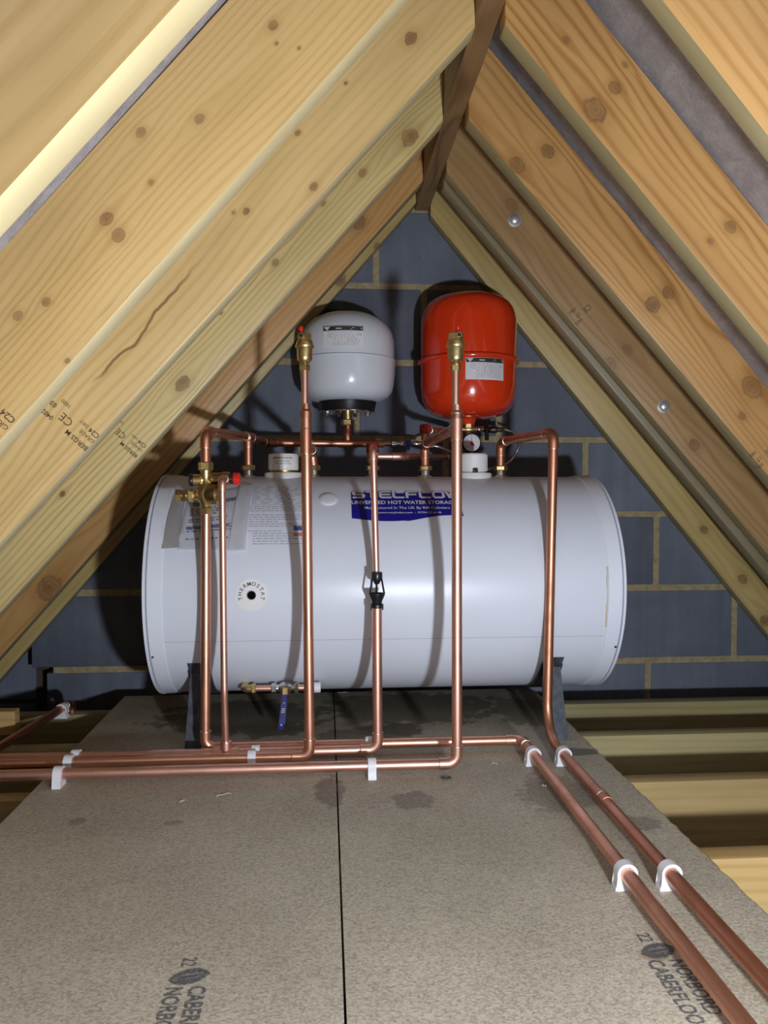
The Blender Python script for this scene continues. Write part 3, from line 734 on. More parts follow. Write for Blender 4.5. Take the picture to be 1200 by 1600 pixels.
# document pouch laid over the tank
def quad_on_tank(corners, r, nu=10, nv=12, wave=0.0, seed=0):
    H = [thit(px, py) for px, py in corners]; rnd = random.Random(seed); ph = rnd.uniform(0, 6)
    def fn(u, v):
        a = [H[0][i]*(1-u)*(1-v)+H[1][i]*u*(1-v)+H[2][i]*u*v+H[3][i]*(1-u)*v for i in (0, 1)]
        return tsurf(a[0], a[1], r+wave*(.5+.5*math.sin(7*u+ph+3*v)))
    return fn
pouch = thing('document_pouch', 'clear pouch of printed papers lying over the left end of the tank', 'document pouch', tuple(tsurf(thit(320, 810)[0], thit(320, 810)[1])))
def sheet(corners, r, m, name, wave=.001, seed=0):
    bm = bmesh.new(); fn = quad_on_tank(corners, r, wave=wave, seed=seed); patch(bm, fn, 0, 1, 0, 1, 12, 14)
    g = bmesh.ops.solidify(bm, geom=bm.faces[:], thickness=.0005)
    return child(pouch, name, bm, m, angle=60), fn
p1, f1 = sheet([(296, 775), (384, 762), (378, 860), (278, 860)], .0022, M_paper, 'paper_sheet', .0012, 1)
p2, f2 = sheet([(376, 758), (396, 759), (384, 861), (357, 862)], .0046, M_paper, 'paper_sheet', .0008, 2)
bm = bmesh.new(); rnd = random.Random(3)
lift = lambda f_, d: (lambda u, v: (lambda P: P + (P-Vector((P.x, TY, TZ))).normalized()*d)(f_(u, v)))
g1 = lift(f1, .0012)
put_text(bm, 'Important', lambda a, b: g1(.12+a, .29-b*1.1), .125, .03, .58)
put_text(bm, 'Document', lambda a, b: g1(.56+a, .29-b*1.1), .125, .03, .58)
for r in range(14):
    v = .35+r*.038
    if r in (4, 7, 11, 12): continue
    u = .1; end = rnd.uniform(.55, .95)
    while u < end:
        L = rnd.uniform(.03, .10); patch(bm, lambda a, b: g1(a, b), u, min(u+L, end), v-.007, v+.007); u += L+.03
sub(p1, 'printed_text', bm, M_ink, smooth=False)
bm = bmesh.new(); patch(bm, g1, .08, .78, .655, .685, 6, 1); sub(p1, 'printed_bar', bm, M_pblue, smooth=False)
bm = bmesh.new(); fn = quad_on_tank([(268, 772), (392, 757), (386, 860), (250, 858)], .0075, wave=.003, seed=4); patch(bm, fn, 0, 1, 0, 1, 20, 16); child(pouch, 'clear_sleeve', bm, M_pouch, angle=60)
p3, f3 = sheet([(272, 775), (292, 773), (280, 856), (252, 858)], .0018, plain('card_grey', (.56, .55, .54), .6), 'card', .001, 5)

# ------------------------------------------------------------------ expansion vessels
def vessel(name, px, Y, R_, label, cat, paint, zt, zb, zs, red):
    x = at(px, 560, Y).x; P = Vector((x, Y, 0))
    v_ = thing(name, label, cat, (x, Y, zb-.05))
    H = zt-zb; prof = []
    if red:
        prof = [(0, zb), (.05, zb+.001), (.085, zb+.006), (.112, zb+.018), (.128, zb+.036), (.1365, zb+.062), (R_, zb+.095), (R_, zs-.006)]
        top = [(R_, zs+.004), (R_, zt-.088), (.1375, zt-.068), (.132, zt-.050), (.122, zt-.034), (.102, zt-.019), (.07, zt-.008), (.03, zt-.002), (0, zt)]
    else:
        prof = [(0, zb), (.075, zb), (.10, zb+.005), (.118, zb+.015), (.130, zb+.031), (.1355, zb+.052), (R_, zb+.085), (R_+.001, zs-.004)]
        top = [(R_-.0015, zs+.002), (R_-.002, zs+.04), (R_-.003, zt-.085), (.131, zt-.064), (.121, zt-.046), (.103, zt-.027), (.07, zt-.011), (.03, zt-.002), (0, zt)]
    bm = bmesh.new(); lathe(bm, prof, P, (0, 0, 1), 72); child(v_, 'lower_shell', bm, paint, angle=50)
    bm = bmesh.new(); lathe(bm, top, P, (0, 0, 1), 72); up_ = child(v_, 'upper_shell', bm, paint, angle=50)
    bm = bmesh.new()
    if red: lathe(bm, [(R_-.002, zs-.011), (R_+.006, zs-.010), (R_+.0085, zs-.007), (R_+.0085, zs-.001), (R_+.006, zs+.002), (R_-.002, zs+.003)], P, (0, 0, 1), 72)
    else: lathe(bm, [(R_-.003, zs-.005), (R_+.0022, zs-.004), (R_+.0022, zs), (R_-.003, zs+.0015)], P, (0, 0, 1), 72)
    child(v_, 'clamp_rim', bm, paint, angle=50)
    return v_, P
vw, PW = vessel('expansion_vessel', 543, 2.262, .139, 'white expansion vessel with a black bottom flange, hung on the wall', 'expansion vessel', M_paint_white, 1.112, .848, at(543, 552, 2.13).z, False)
vr, PR = vessel('expansion_vessel', 732, 2.262, .1405, 'glossy red expansion vessel with a raised middle rim', 'expansion vessel', M_red, 1.172, .803, at(732, 551, 2.12).z, True)
# wall brackets behind the vessels
for v_, P, zc in ((vw, PW, 1.0), (vr, PR, 1.0)):
    bm = bmesh.new(); box(bm, (P.x-.02, P.y+.12, zc-.03), (P.x+.02, YW-.003, zc+.03), .003); child(v_, 'wall_bracket', bm, M_blackm)
# hanging loop above the white vessel
bm = bmesh.new(); c = Vector((PW.x-.03, 2.36, 1.115)); sweep(bm, [c+Vector((-.05, 0, -.03)), c+Vector((-.03, 0, .022)), c+Vector((.04, 0, .022)), c+Vector((.06, 0, -.03))], .006, 8); child(vw, 'hanging_strap', bm, M_blackm)
# black flange, bolts and connection of the white vessel
zf = .848
bm = bmesh.new(); lathe(bm, [(.086, 0), (.083, -.008), (.079, -.026), (.077, -.030)], PW+Vector((0, 0, zf+.004)), (0, 0, 1), 48); fl = child(vw, 'flange', bm, M_black)
bm = bmesh.new(); lathe(bm, [(.080, 0), (.080, -.003), (0, -.003)], PW+Vector((0, 0, zf-.026)), (0, 0, 1), 48); child(vw, 'flange_plate', bm, M_chrome)
for k in range(8):
    a = PI/8+k*PI/4; c = PW+Vector((.064*math.cos(a), .064*math.sin(a), zf-.029)); bm = bmesh.new(); hexnut(bm, c, c+Vector((0, 0, -.006)), .0068, a); child(vw, 'flange_bolt', bm, M_chrome)
bm = bmesh.new(); cyl(bm, PW+Vector((0, 0, zf-.052)), PW+Vector((0, 0, zf-.028)), .013, 20); child(vw, 'stub', bm, M_brass)
# vessel data labels
def vlabel(v_, P, R_, x0, x1, y0, y1, Y):
    A = at(x0, y0, Y); B = at(x1, y1, Y); z1, z0 = A.z, B.z
    ang = lambda x: math.asin(max(-1, min(1, (x-P.x)/R_)))
    a0, a1 = ang(A.x), ang(B.x); W = (a1-a0)*R_; H = z1-z0
    def fn(r): return lambda u, w_: Vector((P.x+(R_+r)*math.sin(a0+u/R_), P.y-(R_+r)*math.cos(a0+u/R_), z0+w_))
    bm = bmesh.new(); patch(bm, fn(.0006), 0, W, 0, H, 12, 1); l_ = child(v_, 'data_label', bm, plain('label_paper', (.80, .80, .84), .4)); l_['label'] = 'white data label with black header'
    bm = bmesh.new(); patch(bm, fn(.0010), W*.01, W*.99, H*.79, H*.99, 12, 1); sub(l_, 'header_band', bm, M_ink)
    bm = bmesh.new(); g = fn(.0014); u0 = W*.025
    for poly in ([(0, .97), (.17, .97), (.085, .80)],): bm.faces.new([bm.verts.new(g(u0+a*W, b*H)) for a, b in poly])
    sub(l_, 'header_emblem', bm, M_silver, smooth=False)
    for a, b, c, d in ((.33, .47, .86, .91), (.72, .97, .90, .925), (.68, .97, .84, .86)):
        bm = bmesh.new(); patch(bm, g, W*a, W*b, H*c, H*d); sub(l_, 'header_text', bm, M_silver, smooth=False)
    bm = bmesh.new(); rnd = random.Random(8)
    for r in range(9):
        zz = H*(.72-r*.075); u = W*(.12 if r < 4 else .26); end = W*rnd.uniform(.86, .98)
        while u < end: L = W*rnd.uniform(.02, .09); patch(bm, g, u, min(u+L, end), zz-H*.012, zz+H*.012); u += L+W*.025
    put_text(bm, 'CE', g, H*.16, .02, 1, off=(W*.86, H*.56))
    sub(l_, 'printed_text', bm, M_grey, smooth=False)
vlabel(vw, PW, .1378, 505, 568, 509, 544, 2.13)
vlabel(vr, PR, .1405, 727, 788, 559, 594, 2.13)
# red vessel outlet
zr = .803
bm = bmesh.new(); lathe(bm, [(.026, .004), (.020, -.006), (.018, -.016)], PR+Vector((0, 0, zr)), (0, 0, 1), 24); child(vr, 'outlet', bm, M_red)

# ------------------------------------------------------------------ copper pipework
R22, R15 = .011, .0075
def pipe_run(label, pts, r, mat=M_cop, elbow_mat=None, rad=None, bend=None, group='copper pipe runs', ends=False):
    """straight tubes joined by soldered elbows; bend: indices of corners that are machine bends"""
    pts = [Vector(p) for p in pts]; bend = bend or {}
    root = thing('copper_pipe', label, 'pipe', tuple(pts[-1] if pts[-1].z < pts[0].z else pts[0]), group)
    em = elbow_mat or mat; cut = [[pts[0]]]; 
    rad = rad or r*1.9
    for i in range(1, len(pts)-1):
        a, b, c = pts[i-1], pts[i], pts[i+1]
        if i in bend: cut[-1] += arc_corner(a, b, c, bend[i], 14)
        else:
            A = arc_corner(a, b, c, rad, 8); d1 = (a-b).normalized(); d2 = (c-b).normalized(); sl = r*1.5
            s0, s1 = A[0]+d1*sl, A[-1]+d2*sl
            bm = bmesh.new(); n_ = len(A); rr = r+.0013
            sweep(bm, [s0, s0.lerp(A[0], .18)]+A+[A[-1].lerp(s1, .82), s1], [rr+.0003, rr+.0003]+[rr]*n_+[rr+.0003, rr+.0003], 20)
            e_ = child(root, 'elbow', bm, em)
            for p, d in ((s0, d1), (s1, d2)):
                bm = bmesh.new(); lathe(bm, [(r, -.0008), (rr+.0005, -.0004), (rr+.0003, .0008), (r, .0016)], p, d, 20); sub(e_, 'solder_ring', bm, M_solder)
            cut[-1].append(A[0]); cut.append([A[-1]])
    cut[-1].append(pts[-1])
    for seg in cut:
        bm = bmesh.new(); sweep(bm, seg, r, 20); child(root, 'tube', bm, mat)
    return root
def tee(root, p, d, br, r, mat=M_cop, L=None):
    p, d, br = Vector(p), Vector(d).normalized(), Vector(br).normalized(); L = L or r*2.4; rr = r+.0013
    bm = bmesh.new(); cyl(bm, p-d*L, p+d*L, rr, 20); cyl(bm, p, p+br*L, rr, 20); t_ = child(root, 'tee', bm, mat)
    for q, e_ in ((p-d*L, -d), (p+d*L, d), (p+br*L, br)):
        bm = bmesh.new(); lathe(bm, [(r, -.0008), (rr+.0005, -.0004), (rr+.0003, .0008), (r, .0016)], q, e_, 20); sub(t_, 'solder_ring', bm, M_solder)
def socket(root, p, d, r0, r1, L, mat=M_cop):   # reducer / coupler
    p, d = Vector(p), Vector(d).normalized(); bm = bmesh.new()
    lathe(bm, [(r0, 0), (r0+.0013, .0005), (r0+.0013, L*.45), (r1+.0013, L*.6), (r1+.0013, L-.0005), (r1, L)], p, d, 20); child(root, 'coupler', bm, mat)
V = Vector
ZP = .024                                       # pipe centre above the board, held in clips
YA, YB, YC, YD = 1.574, 1.640, 1.672, 1.712
XEF = -1.15
def rx(px, Y, py=950): return at(px, py, Y).x
# cold feed: from the valve down, along the back of the row, then forwards
X1 = rx(322, YD, 800); X1b = rx(321, YD, 1165)
XE, XF = atz(985, 1372, ZP).x, atz(1055, 1372, ZP).x
zv_bot = at(322, 803, YD).z
feed = pipe_run('copper feed pipe dropping from the brass valve, running right, then forwards past two clips', [(X1, YD, zv_bot), (X1b, YD, ZP), (XE, YD, ZP), (XE, -.1, ZP)], R22, M_cop)
# two long risers that turn left
XA = rx(713, YA, 900); XA2 = rx(714, YA, 1190)
zA = at(712, 652, YA).z
pa = pipe_run('copper riser below the red vessel, turning left along the front of the pipe row', [(XA, YA, zA), (XA2, YA, ZP), (XEF, YA, ZP)], R22, M_cop_pink)
XB1, XB2 = rx(478, YB, 660), rx(484, YB, 1185); zB = at(477, 650, YB).z
pb = pipe_run('copper riser below the white vessel, turning left along the middle of the pipe row', [(XB1, YB, zB), (XB2, YB, ZP), (XEF, YB, ZP)], R22, M_cop)
# discharge below the tundish
XC = rx(590, YC, 1160); XC1 = rx(589, YC, 955); zC = at(589, 950, YC).z
pc = pipe_run('copper discharge pipe under the black tundish, turning left at the back of the pipe row', [(XC1, YC, zC), (XC, YC, ZP), (XEF, YC, ZP)], R22, M_cop_pink)
# thin relief riser beside the feed
YR2 = 1.655
X2t, X2b = rx(347, YR2, 760), rx(353, YC, 1170); z2t = at(347, 748, YR2).z
rel = pipe_run('thin copper relief pipe just right of the brass valve, ending on the pipe row', [(X2t, YR2+.035, z2t), (X2t, YR2, z2t), (X2t+.002, YR2, at(349, 1080, YR2).z), (X2b, YC, ZP+.012)], R15, M_cop_pink, bend={2: .12})
tee(rel, (X2b, YC, ZP), (1, 0, 0), (0, 0, 1), R22, M_cop_pink)
# thin discharge from the relief valve to the tundish
YT = 1.690
XT1, XT2 = rx(583, YT, 715), rx(588, YT, 895)
zT1, zT2 = at(583, 700, YT).z, at(588, 897, YT).z
dis = pipe_run('thin copper pipe from the red-capped relief valve down to the black tundish', [(B582.x, TY-.03, zT1), (XT1, YT, zT1), (XT2, YT, zT2)], R15, M_cop_pink)
# hot draw-off at the right: over the tank, down, swept forwards
YF = 1.735
XFt = rx(865, YF, 680); zF = at(862, 676, YF).z
hot = pipe_run('copper pipe over the right end of the tank, bending forwards beside the right bracket', [B782, (B782.x, B782.y, zF-.004), (XFt, YF, zF), (XF-.002, YF, ZP), (XF, -.1, ZP)], R22, M_cop_dull, bend={3: .085})
# manifold: valve top, back over the tank, along the wall below the white vessel
YM = 2.262; ZM = at(545, 693, YM).z
zv_top = at(322, 728, YD).z; zM1 = at(322, 674, YD).z
X388 = B388.x
man = pipe_run('copper manifold from the brass valve back to the wall and along under the white vessel', [(X1, YD, zv_top), (X1, YD, zM1), (X388, B388.y, ZM+.001), (rx(415, YM-.03, 693), YM-.02, ZM), (rx(600, YM, 693), YM, ZM)], R22, M_cop_dull)
tee(man, (X388, B388.y, ZM+.001), (X388-X1, B388.y-YD, 0), (0, 0, -1), R22, M_cop_dull)
bm = bmesh.new(); cyl(bm, B388, (X388, B388.y, ZM), R22, 20); child(man, 'tube', bm, M_cop_dull)
tee(man, (PW.x, YM, ZM), (1, 0, 0), (0, 0, 1), R22, M_cop_dull)
bm = bmesh.new(); cyl(bm, (PW.x, YM, ZM), (PW.x, YM, zf-.06), R22, 20); child(man, 'tube', bm, M_cop_dull)
bm = bmesh.new(); hexnut(bm, (PW.x, YM, zf-.066), (PW.x, YM, zf-.048), .0205, .4); child(man, 'vessel_nut', bm, M_brass)
bm = bmesh.new(); cyl(bm, (rx(600, YM), YM, ZM), (rx(617, YM), YM, ZM), R15, 16); child(man, 'tube', bm, M_cop)
# branch from the left riser back to its boss
zb1 = at(478, 690, YB).z
b1 = pipe_run('short copper branch from the left riser back down onto the tank', [(XB1, YB, zb1), (B490.x-.004, TY-.005, zb1), B490], R22, M_cop, group='copper branches on the tank')
tee(pb, (XB1, YB, zb1), (0, 0, 1), (0, 1, 0), R22, M_cop_dull)
socket(pb, (XB1, YB, zB-.004), (0, 0, 1), R22, R15, .03, M_cop_dull)
# branch from the right riser back to its boss
zb2 = at(664, 694, TY).z; zbA = at(712, 668, YA).z
b2 = pipe_run('copper branch sloping from the right riser back onto the tank', [(XA, YA, zbA), (B664.x, TY-.005, zb2), B664], R22, M_cop_dull, group='copper branches on the tank')
tee(pa, (XA, YA, zbA), (0, 0, 1), (0, 1, 0), R22, M_cop_pink)
socket(pa, (XA, YA, zA-.004), (0, 0, 1), R22, R15, .03, M_cop_pink)
# stub up from the same boss and across to the red vessel
zs_ = at(664, 671, TY).z
b3 = pipe_run('copper pipe from the tank fitting up and across to the red vessel outlet', [(B664.x, TY-.005, zb2+.012), (B664.x, TY-.005, zs_), (rx(672, 2.1), 2.10, zs_+.004), (rx(712, 2.24), YM-.01, zs_+.012)], R15+.001, M_cop_dull)
bm = bmesh.new(); lathe(bm, [(.0125, -.012), (.0145, -.008), (.0145, .010), (.011, .013), (0, .0135)], (B664.x, TY-.005, zs_), (0, 0, 1), 20); child(b3, 'red_sleeve', bm, M_reddark)
# short run right of the relief valve, going back towards the wall
zq = at(605, 713, TY-.04).z
b4 = pipe_run('short thin copper pipe right of the red-capped relief valve, turning back behind the riser', [(B582.x+.012, TY-.04, zq), (rx(627, TY-.04), TY-.04, zq), (rx(700, 2.30), 2.30, zq+.012), (rx(735, 2.33), 2.33, zq+.012)], R15+.001, M_cop_pink)
# pipe on the far left joist
P0, P1 = atz(100, 1106, JT+ZP), at(0, 1162, 1.55)
P1 = atz(-60, 1205, JT+ZP+.004)
lp = pipe_run('dull copper pipe on the joist at the far left, turning down by the wall', [(P1.x, P1.y, P1.z), (atz(111, 1098, JT+ZP).x, atz(111, 1098, JT+ZP).y, JT+ZP), (atz(111, 1098, JT+ZP).x+.004, atz(111, 1098, JT+ZP).y+.01, JT-.08)], R22, M_cop_dull)
# white marker ring on the hot pipe, coupler further on
for (y_, m) in ((1245, M_solder),):
    P = atz(942, y_, ZP); bm = bmesh.new(); lathe(bm, [(R22, 0), (R22+.0015, .0005), (R22+.0015, .004), (R22, .0045)], (XF, P.y, ZP), (0, -1, 0), 20); child(hot, 'joint_ring', bm, m)
P = atz(945, 1252, ZP); 
bm = bmesh.new(); lathe(bm, [(R22, 0), (R22+.0014, .0006), (R22+.0014, .040), (R22, .0406)], (XF, P.y+.03, ZP), (0, -1, 0), 20); child(hot, 'coupler', bm, M_cop_dull)

# ------------------------------------------------------------------ pipe clips
def clip_mesh(r):
    """horseshoe clip, pipe along local y, base at z=0"""
    bm = bmesh.new(); ri, ro = r+.0004, r+.0048; zc = ZP; prof = []
    outer = [(-.0185, 0), (-.0185, .005), (-ro-.0005, .008)] ; N = 14
    a0, a1 = math.radians(190), math.radians(-28)
    for k in range(N+1):
        a = a0+(a1-a0)*k/N; outer.append((ro*math.cos(a), zc+ro*math.sin(a)))
    outer += [(ro*math.cos(a1)+.0022, zc+ro*math.sin(a1)-.001), (ri*math.cos(a1)+.0005, zc+ri*math.sin(a1)-.0025)]
    inner = []
    for k in range(N+1):
        a = a1+(math.radians(252)-a1)*k/N if False else a1+(a0+.9-a1)*k/N
        inner.append((ri*math.cos(a), zc+ri*math.sin(a)))
    a = a0+.9
    tail = [(ri*math.cos(math.radians(300)), zc+ri*math.sin(math.radians(300))), (ro*math.cos(math.radians(320)), zc+ro*math.sin(math.radians(320))), (.0165, .006), (.0165, 0)]
    prism(bm, outer+inner+tail, -.0085, .0085)
    bmesh.ops.triangulate(bm, faces=[f_ for f_ in bm.faces if len(f_.verts) > 4])
    return bm
clip0 = None
def clip(P, rotz, label, z=0.0, grp='white pipe clips'):
    global clip0
    if clip0 is None:
        bm = clip_mesh(R22); clip0 = obj('pipe_clip', bm, M_clip, angle=40); o = clip0
    else: o = clip0.copy(); C.objects.link(o)
    o.location = (P[0], P[1], z); o.rotation_euler = (0, 0, rotz); tag(o, label, 'pipe clip', grp); return o
cx = lambda px, Y: at(px, 1200, Y).x
clip((cx(92, YA), YA), PI/2, 'white clip on the front pipe at the left board edge')
clip((cx(108, YB), YB), PI/2, 'white clip on the middle pipe at the left board edge')
clip((cx(119, YC), YC), PI/2, 'white clip on the back pipe at the left board edge')
clip((cx(581, YA), YA), PI/2, 'white clip on the front pipe right of the board seam')
clip((cx(394, YB), YB), PI/2, 'white clip on the middle pipe below the blue lever')
clip((cx(400, YC), YC), PI/2, 'white clip on the back pipe below the blue lever')
clip((cx(577, YD), YD), PI/2, 'white clip on the back feed pipe behind the discharge elbow')
clip((XE, atz(850, 1203, 0).y+.03), 0, 'white clip on the feed pipe just after its right elbow')
clip((XF, atz(899, 1203, 0).y+.03), 0, 'white clip on the rightmost pipe beside the bracket foot')
clip((XE, atz(985, 1390, 0).y+.005), 0, 'large white clip in front on the left of the two forward pipes')
clip((XF, atz(1055, 1390, 0).y+.005), 0, 'large white clip in front on the rightmost pipe')
Pc = atz(97, 1108, JT+ZP); dirp = V((P1.x-Pc.x, P1.y-Pc.y, 0)).normalized()
clip((Pc.x, Pc.y), math.atan2(dirp.y, dirp.x)+PI/2, 'white clip on the joist at the far left', JT)

# ------------------------------------------------------------------ valves and fittings
def air_vent(px, Y, ztop_pipe, label):
    x = at(px, 600, Y).x; base = at(px, 579, Y).z
    v_ = thing('air_vent', label, 'air vent', (x, Y, base), 'automatic air vents')
    s = Y/FPX                                   # metres per pixel at this distance
    bm = bmesh.new(); cyl(bm, (x, Y, ztop_pipe), (x, Y, base+.002), R15, 18); child(v_, 'tube', bm, M_cop_pink)
    bm = bmesh.new(); hexnut(bm, (x, Y, base-.001), (x, Y, base+.012), .0115, .3); child(v_, 'compression_nut', bm, M_brass)
    bm = bmesh.new(); lathe(bm, [(.007, 0), (.007, .005), (.0120, .008), (.0154, .012), (.0160, .018), (.0163, .036), (.0192, .0375), (.0200, .040), (.0200, .0425), (.0178, .0440), (.0178, .047), (.0160, .0525)], (x, Y, base+.010), (0, 0, 1), 28); child(v_, 'body', bm, M_brass)
    bm = bmesh.new(); hexnut(bm, (x, Y, base+.060), (x, Y, base+.077), .0155, .1); cp_ = child(v_, 'top_cap', bm, M_brass)
    bm = bmesh.new(); xo = -.007 if px < 600 else .004
    cyl(bm, (x+xo, Y-.010, base+.070), (x+xo, Y-.0185, base+.070), .0062, 16, .001); sub(cp_, 'vent_port', bm, M_brass)
    bm = bmesh.new(); cyl(bm, (x+xo, Y-.018, base+.070), (x+xo, Y-.0190, base+.070), .0042, 16); sub(cp_, 'port_hole', bm, M_black)
    bm = bmesh.new(); cyl(bm, (x+xo, Y-.004, base+.074), (x+xo, Y-.004, base+.083), .0028, 12); lathe(bm, [(.0045, .083), (.0050, .085), (.0050, .089), (.0035, .0915), (0, .092)], (x+xo, Y-.004, base), (0, 0, 1), 14); sub(cp_, 'red_cap', bm, M_redp)
air_vent(476, YB, zB+.018, 'brass air vent with a red cap in front of the white vessel')
air_vent(712, YA, zA+.018, 'brass air vent in front of the red vessel')

# combination inlet valve on the cold feed
def zy(py, Y=YD): return at(322, py, Y).z
cv = thing('inlet_valve', 'brass multi-port inlet valve with black and red caps at the left of the tank', 'valve', (X1, YD, zy(803)))
x = X1
bm = bmesh.new(); hexnut(bm, (x, YD, zy(735)), (x, YD, zy(722)), .0165, .5); child(cv, 'compression_nut', bm, M_brass)
bm = bmesh.new(); lathe(bm, [(.010, zy(793)), (.012, zy(788)), (.017, zy(783)), (.0215, zy(776)), (.0225, zy(770)), (.0200, zy(763)), (.0135, zy(758)), (.0105, zy(752)), (.0105, zy(742)), (.0125, zy(735))], (x, YD, 0), (0, 0, 1), 28); child(cv, 'valve_body', bm, M_brass)
bm = bmesh.new(); hexnut(bm, (x, YD, zy(803)), (x, YD, zy(792)), .0150, .2); child(cv, 'compression_nut', bm, M_brass)
z1 = zy(750)
bm = bmesh.new(); lathe(bm, [(.008, 0), (.010, .008), (.0125, .010), (.0125, .026), (.0115, .027)], (x, YD, z1), (-1, 0, 0), 24); ch_ = child(cv, 'check_chamber', bm, M_brass)
bm = bmesh.new(); lathe(bm, [(.0135, .027), (.0140, .028), (.0140, .034), (.0125, .0355), (0, .0355)], (x, YD, z1), (-1, 0, 0), 24); sub(ch_, 'black_cap', bm, M_black)
z2 = zy(774)
bm = bmesh.new(); lathe(bm, [(.012, .010), (.010, .022), (.008, .030), (.008, .036)], (x, YD, z2), (-1, 0, 0), 20); cyl(bm, (x-.036, YD, z2), (x-.060, YD, z2), R15, 18); bp = child(cv, 'side_port', bm, M_brass)
for a, b in ((.026, .038), (.042, .050), (.052, .066)):
    bm = bmesh.new(); hexnut(bm, (x-a, YD, z2), (x-b, YD, z2), .0145, .1+a*20); sub(bp, 'compression_nut', bm, M_brass if a != .042 else M_brass_dull)
# expansion relief on the right, behind the thin pipe
bm = bmesh.new(); lathe(bm, [(.018, -.005), (.0225, .008), (.0225, .024), (.016, .030)], (x+.006, YD-.004, zy(772)), (1, -.35, 0), 28); child(cv, 'relief_seat', bm, M_brass_dull)
z3 = zy(748)
bm = bmesh.new(); lathe(bm, [(.009, .006), (.0135, .012), (.0135, .034), (.0155, .036), (.0155, .050), (.0135, .052)], (x, YD, z3), (1, 0, 0), 24); rv = child(cv, 'relief_chamber', bm, M_brass_dull)
bm = bmesh.new(); lathe(bm, [(.0120, .052), (.0120, .060)], (x, YD, z3), (1, 0, 0), 24); sub(rv, 'black_collar', bm, M_black)
bm = bmesh.new(); lathe(bm, [(.0135, .060), (.0140, .061), (.0140, .072), (.0125, .074), (0, .074)], (x, YD, z3), (1, 0, 0), 10); sub(rv, 'red_knob', bm, M_redp)
bm = bmesh.new(); lathe(bm, [(.0095, 0), (.0095, .012)], (X2t, YD-.012, z2t), (0, -1, 0), 18); child(cv, 'relief_outlet', bm, M_brass)

# temperature relief valve, centre of the tank
tv = thing('relief_valve', 'brass relief valve with a dark red cap on top of the tank', 'valve', tuple(B582))
b0 = B582
bm = bmesh.new(); lathe(bm, [(.010, -.004), (.012, .004), (.0155, .010), (.0155, .022), (.013, .028), (.0155, .031), (.0155, .036)], b0, (0, 0, 1), 24); child(tv, 'valve_body', bm, M_brass_dull)
bm = bmesh.new(); lathe(bm, [(.0145, .036), (.0165, .038), (.0165, .058), (.0145, .061), (0, .061)], b0, (0, 0, 1), 12); child(tv, 'red_cap', bm, M_reddark)
bm = bmesh.new(); cyl(bm, b0+V((0, -.005, zT1-b0.z)), (b0.x, TY-.048, zT1), .0105, 18); child(tv, 'outlet', bm, M_brass)

# tundish
zt0 = at(588, 951, YT).z; s_ = YT/FPX
td = thing('tundish', 'black plastic tundish in the middle discharge pipe', 'tundish', (XT2, YT, zt0))
zz = lambda py: at(588, py, YT).z
xc = XT2+.0005; yc = (YT+YC)/2
bm = bmesh.new(); lathe(bm, [(.0085, zz(905)), (.0120, zz(904)), (.0125, zz(902)), (.0125, zz(895)), (.0115, zz(893)), (.0085, zz(893))], (xc, yc, 0), (0, 0, 1), 16); child(td, 'top_collar', bm, M_black)
bm = bmesh.new(); lathe(bm, [(.0045, zz(912)), (.0075, zz(909)), (.0100, zz(904))], (xc, yc, 0), (0, 0, 1), 18); child(td, 'nozzle', bm, M_black)
bm = bmesh.new(); lathe(bm, [(.0105, zz(943)), (.0120, zz(938)), (.0178, zz(929)), (.0182, zz(926)), (.0172, zz(926)), (.011, zz(937))], (xc, yc, 0), (0, 0, 1), 24); child(td, 'funnel', bm, M_black)
bm = bmesh.new(); lathe(bm, [(.0138, zz(952)), (.0150, zz(951)), (.0150, zz(943.5)), (.0132, zz(942))], (xc, yc, 0), (0, 0, 1), 12); child(td, 'bottom_collar', bm, M_black)
for a in (200, 340, 90):
    a = math.radians(a); c_, n_ = math.cos(a), math.sin(a)
    bm = bmesh.new(); sweep(bm, [(xc+.0105*c_, yc+.0105*n_, zz(902)), (xc+.0172*c_, yc+.0172*n_, zz(927))], .0021, 8); child(td, 'strut', bm, M_black)

# drain valve with blue lever under the tank
YV = 1.835; ZV = at(440, 1075, YV).z
vx = lambda px: at(px, 1075, YV).x
dv = thing('drain_valve', 'drain valve with a long blue lever under the tank', 'valve', (vx(441), YV, ZV-.02))
bm = bmesh.new(); cyl(bm, (vx(389), YV, ZV), (vx(425), YV, ZV), .0078, 18); cyl(bm, (vx(464), YV, ZV), (vx(494), YV, ZV), .0078, 18); child(dv, 'tube', bm, M_cop_pink)
bm = bmesh.new(); sweep(bm, [(vx(397), YV, ZV), (vx(388), YV, ZV)]+arc_corner((vx(396), YV, ZV), (vx(382), YV, ZV), (vx(382), YV+.05, ZV+.004), .010, 6)+[(vx(382), YV+.07, ZV+.006)], .0098, 18); child(dv, 'elbow', bm, M_brass)
for a, b, m in ((393, 400, M_brass), (424, 432, M_chrome), (460, 467, M_chrome)):
    bm = bmesh.new(); hexnut(bm, (vx(a), YV, ZV), (vx(b), YV, ZV), .0125, a*.1); child(dv, 'compression_nut', bm, m)
bm = bmesh.new(); lathe(bm, [(.009, vx(432)), (.008, vx(435)), (.0115, vx(438)), (.0145, vx(441)), (.0150, vx(445)), (.0145, vx(450)), (.0115, vx(453)), (.008, vx(456)), (.009, vx(460))], (0, YV, ZV), (1, 0, 0), 24); child(dv, 'valve_body', bm, M_chrome)
bm = bmesh.new(); box(bm, (vx(441), YV-.022, ZV-.013), (vx(452), YV-.012, ZV+.008), .002); cyl(bm, (vx(446), YV-.026, ZV), (vx(446), YV-.008, ZV), .006, 6); child(dv, 'spindle', bm, M_brass_dull)
bm = bmesh.new(); zl0, zl1 = ZV-.010, at(438, 1134, YV).z
A = []
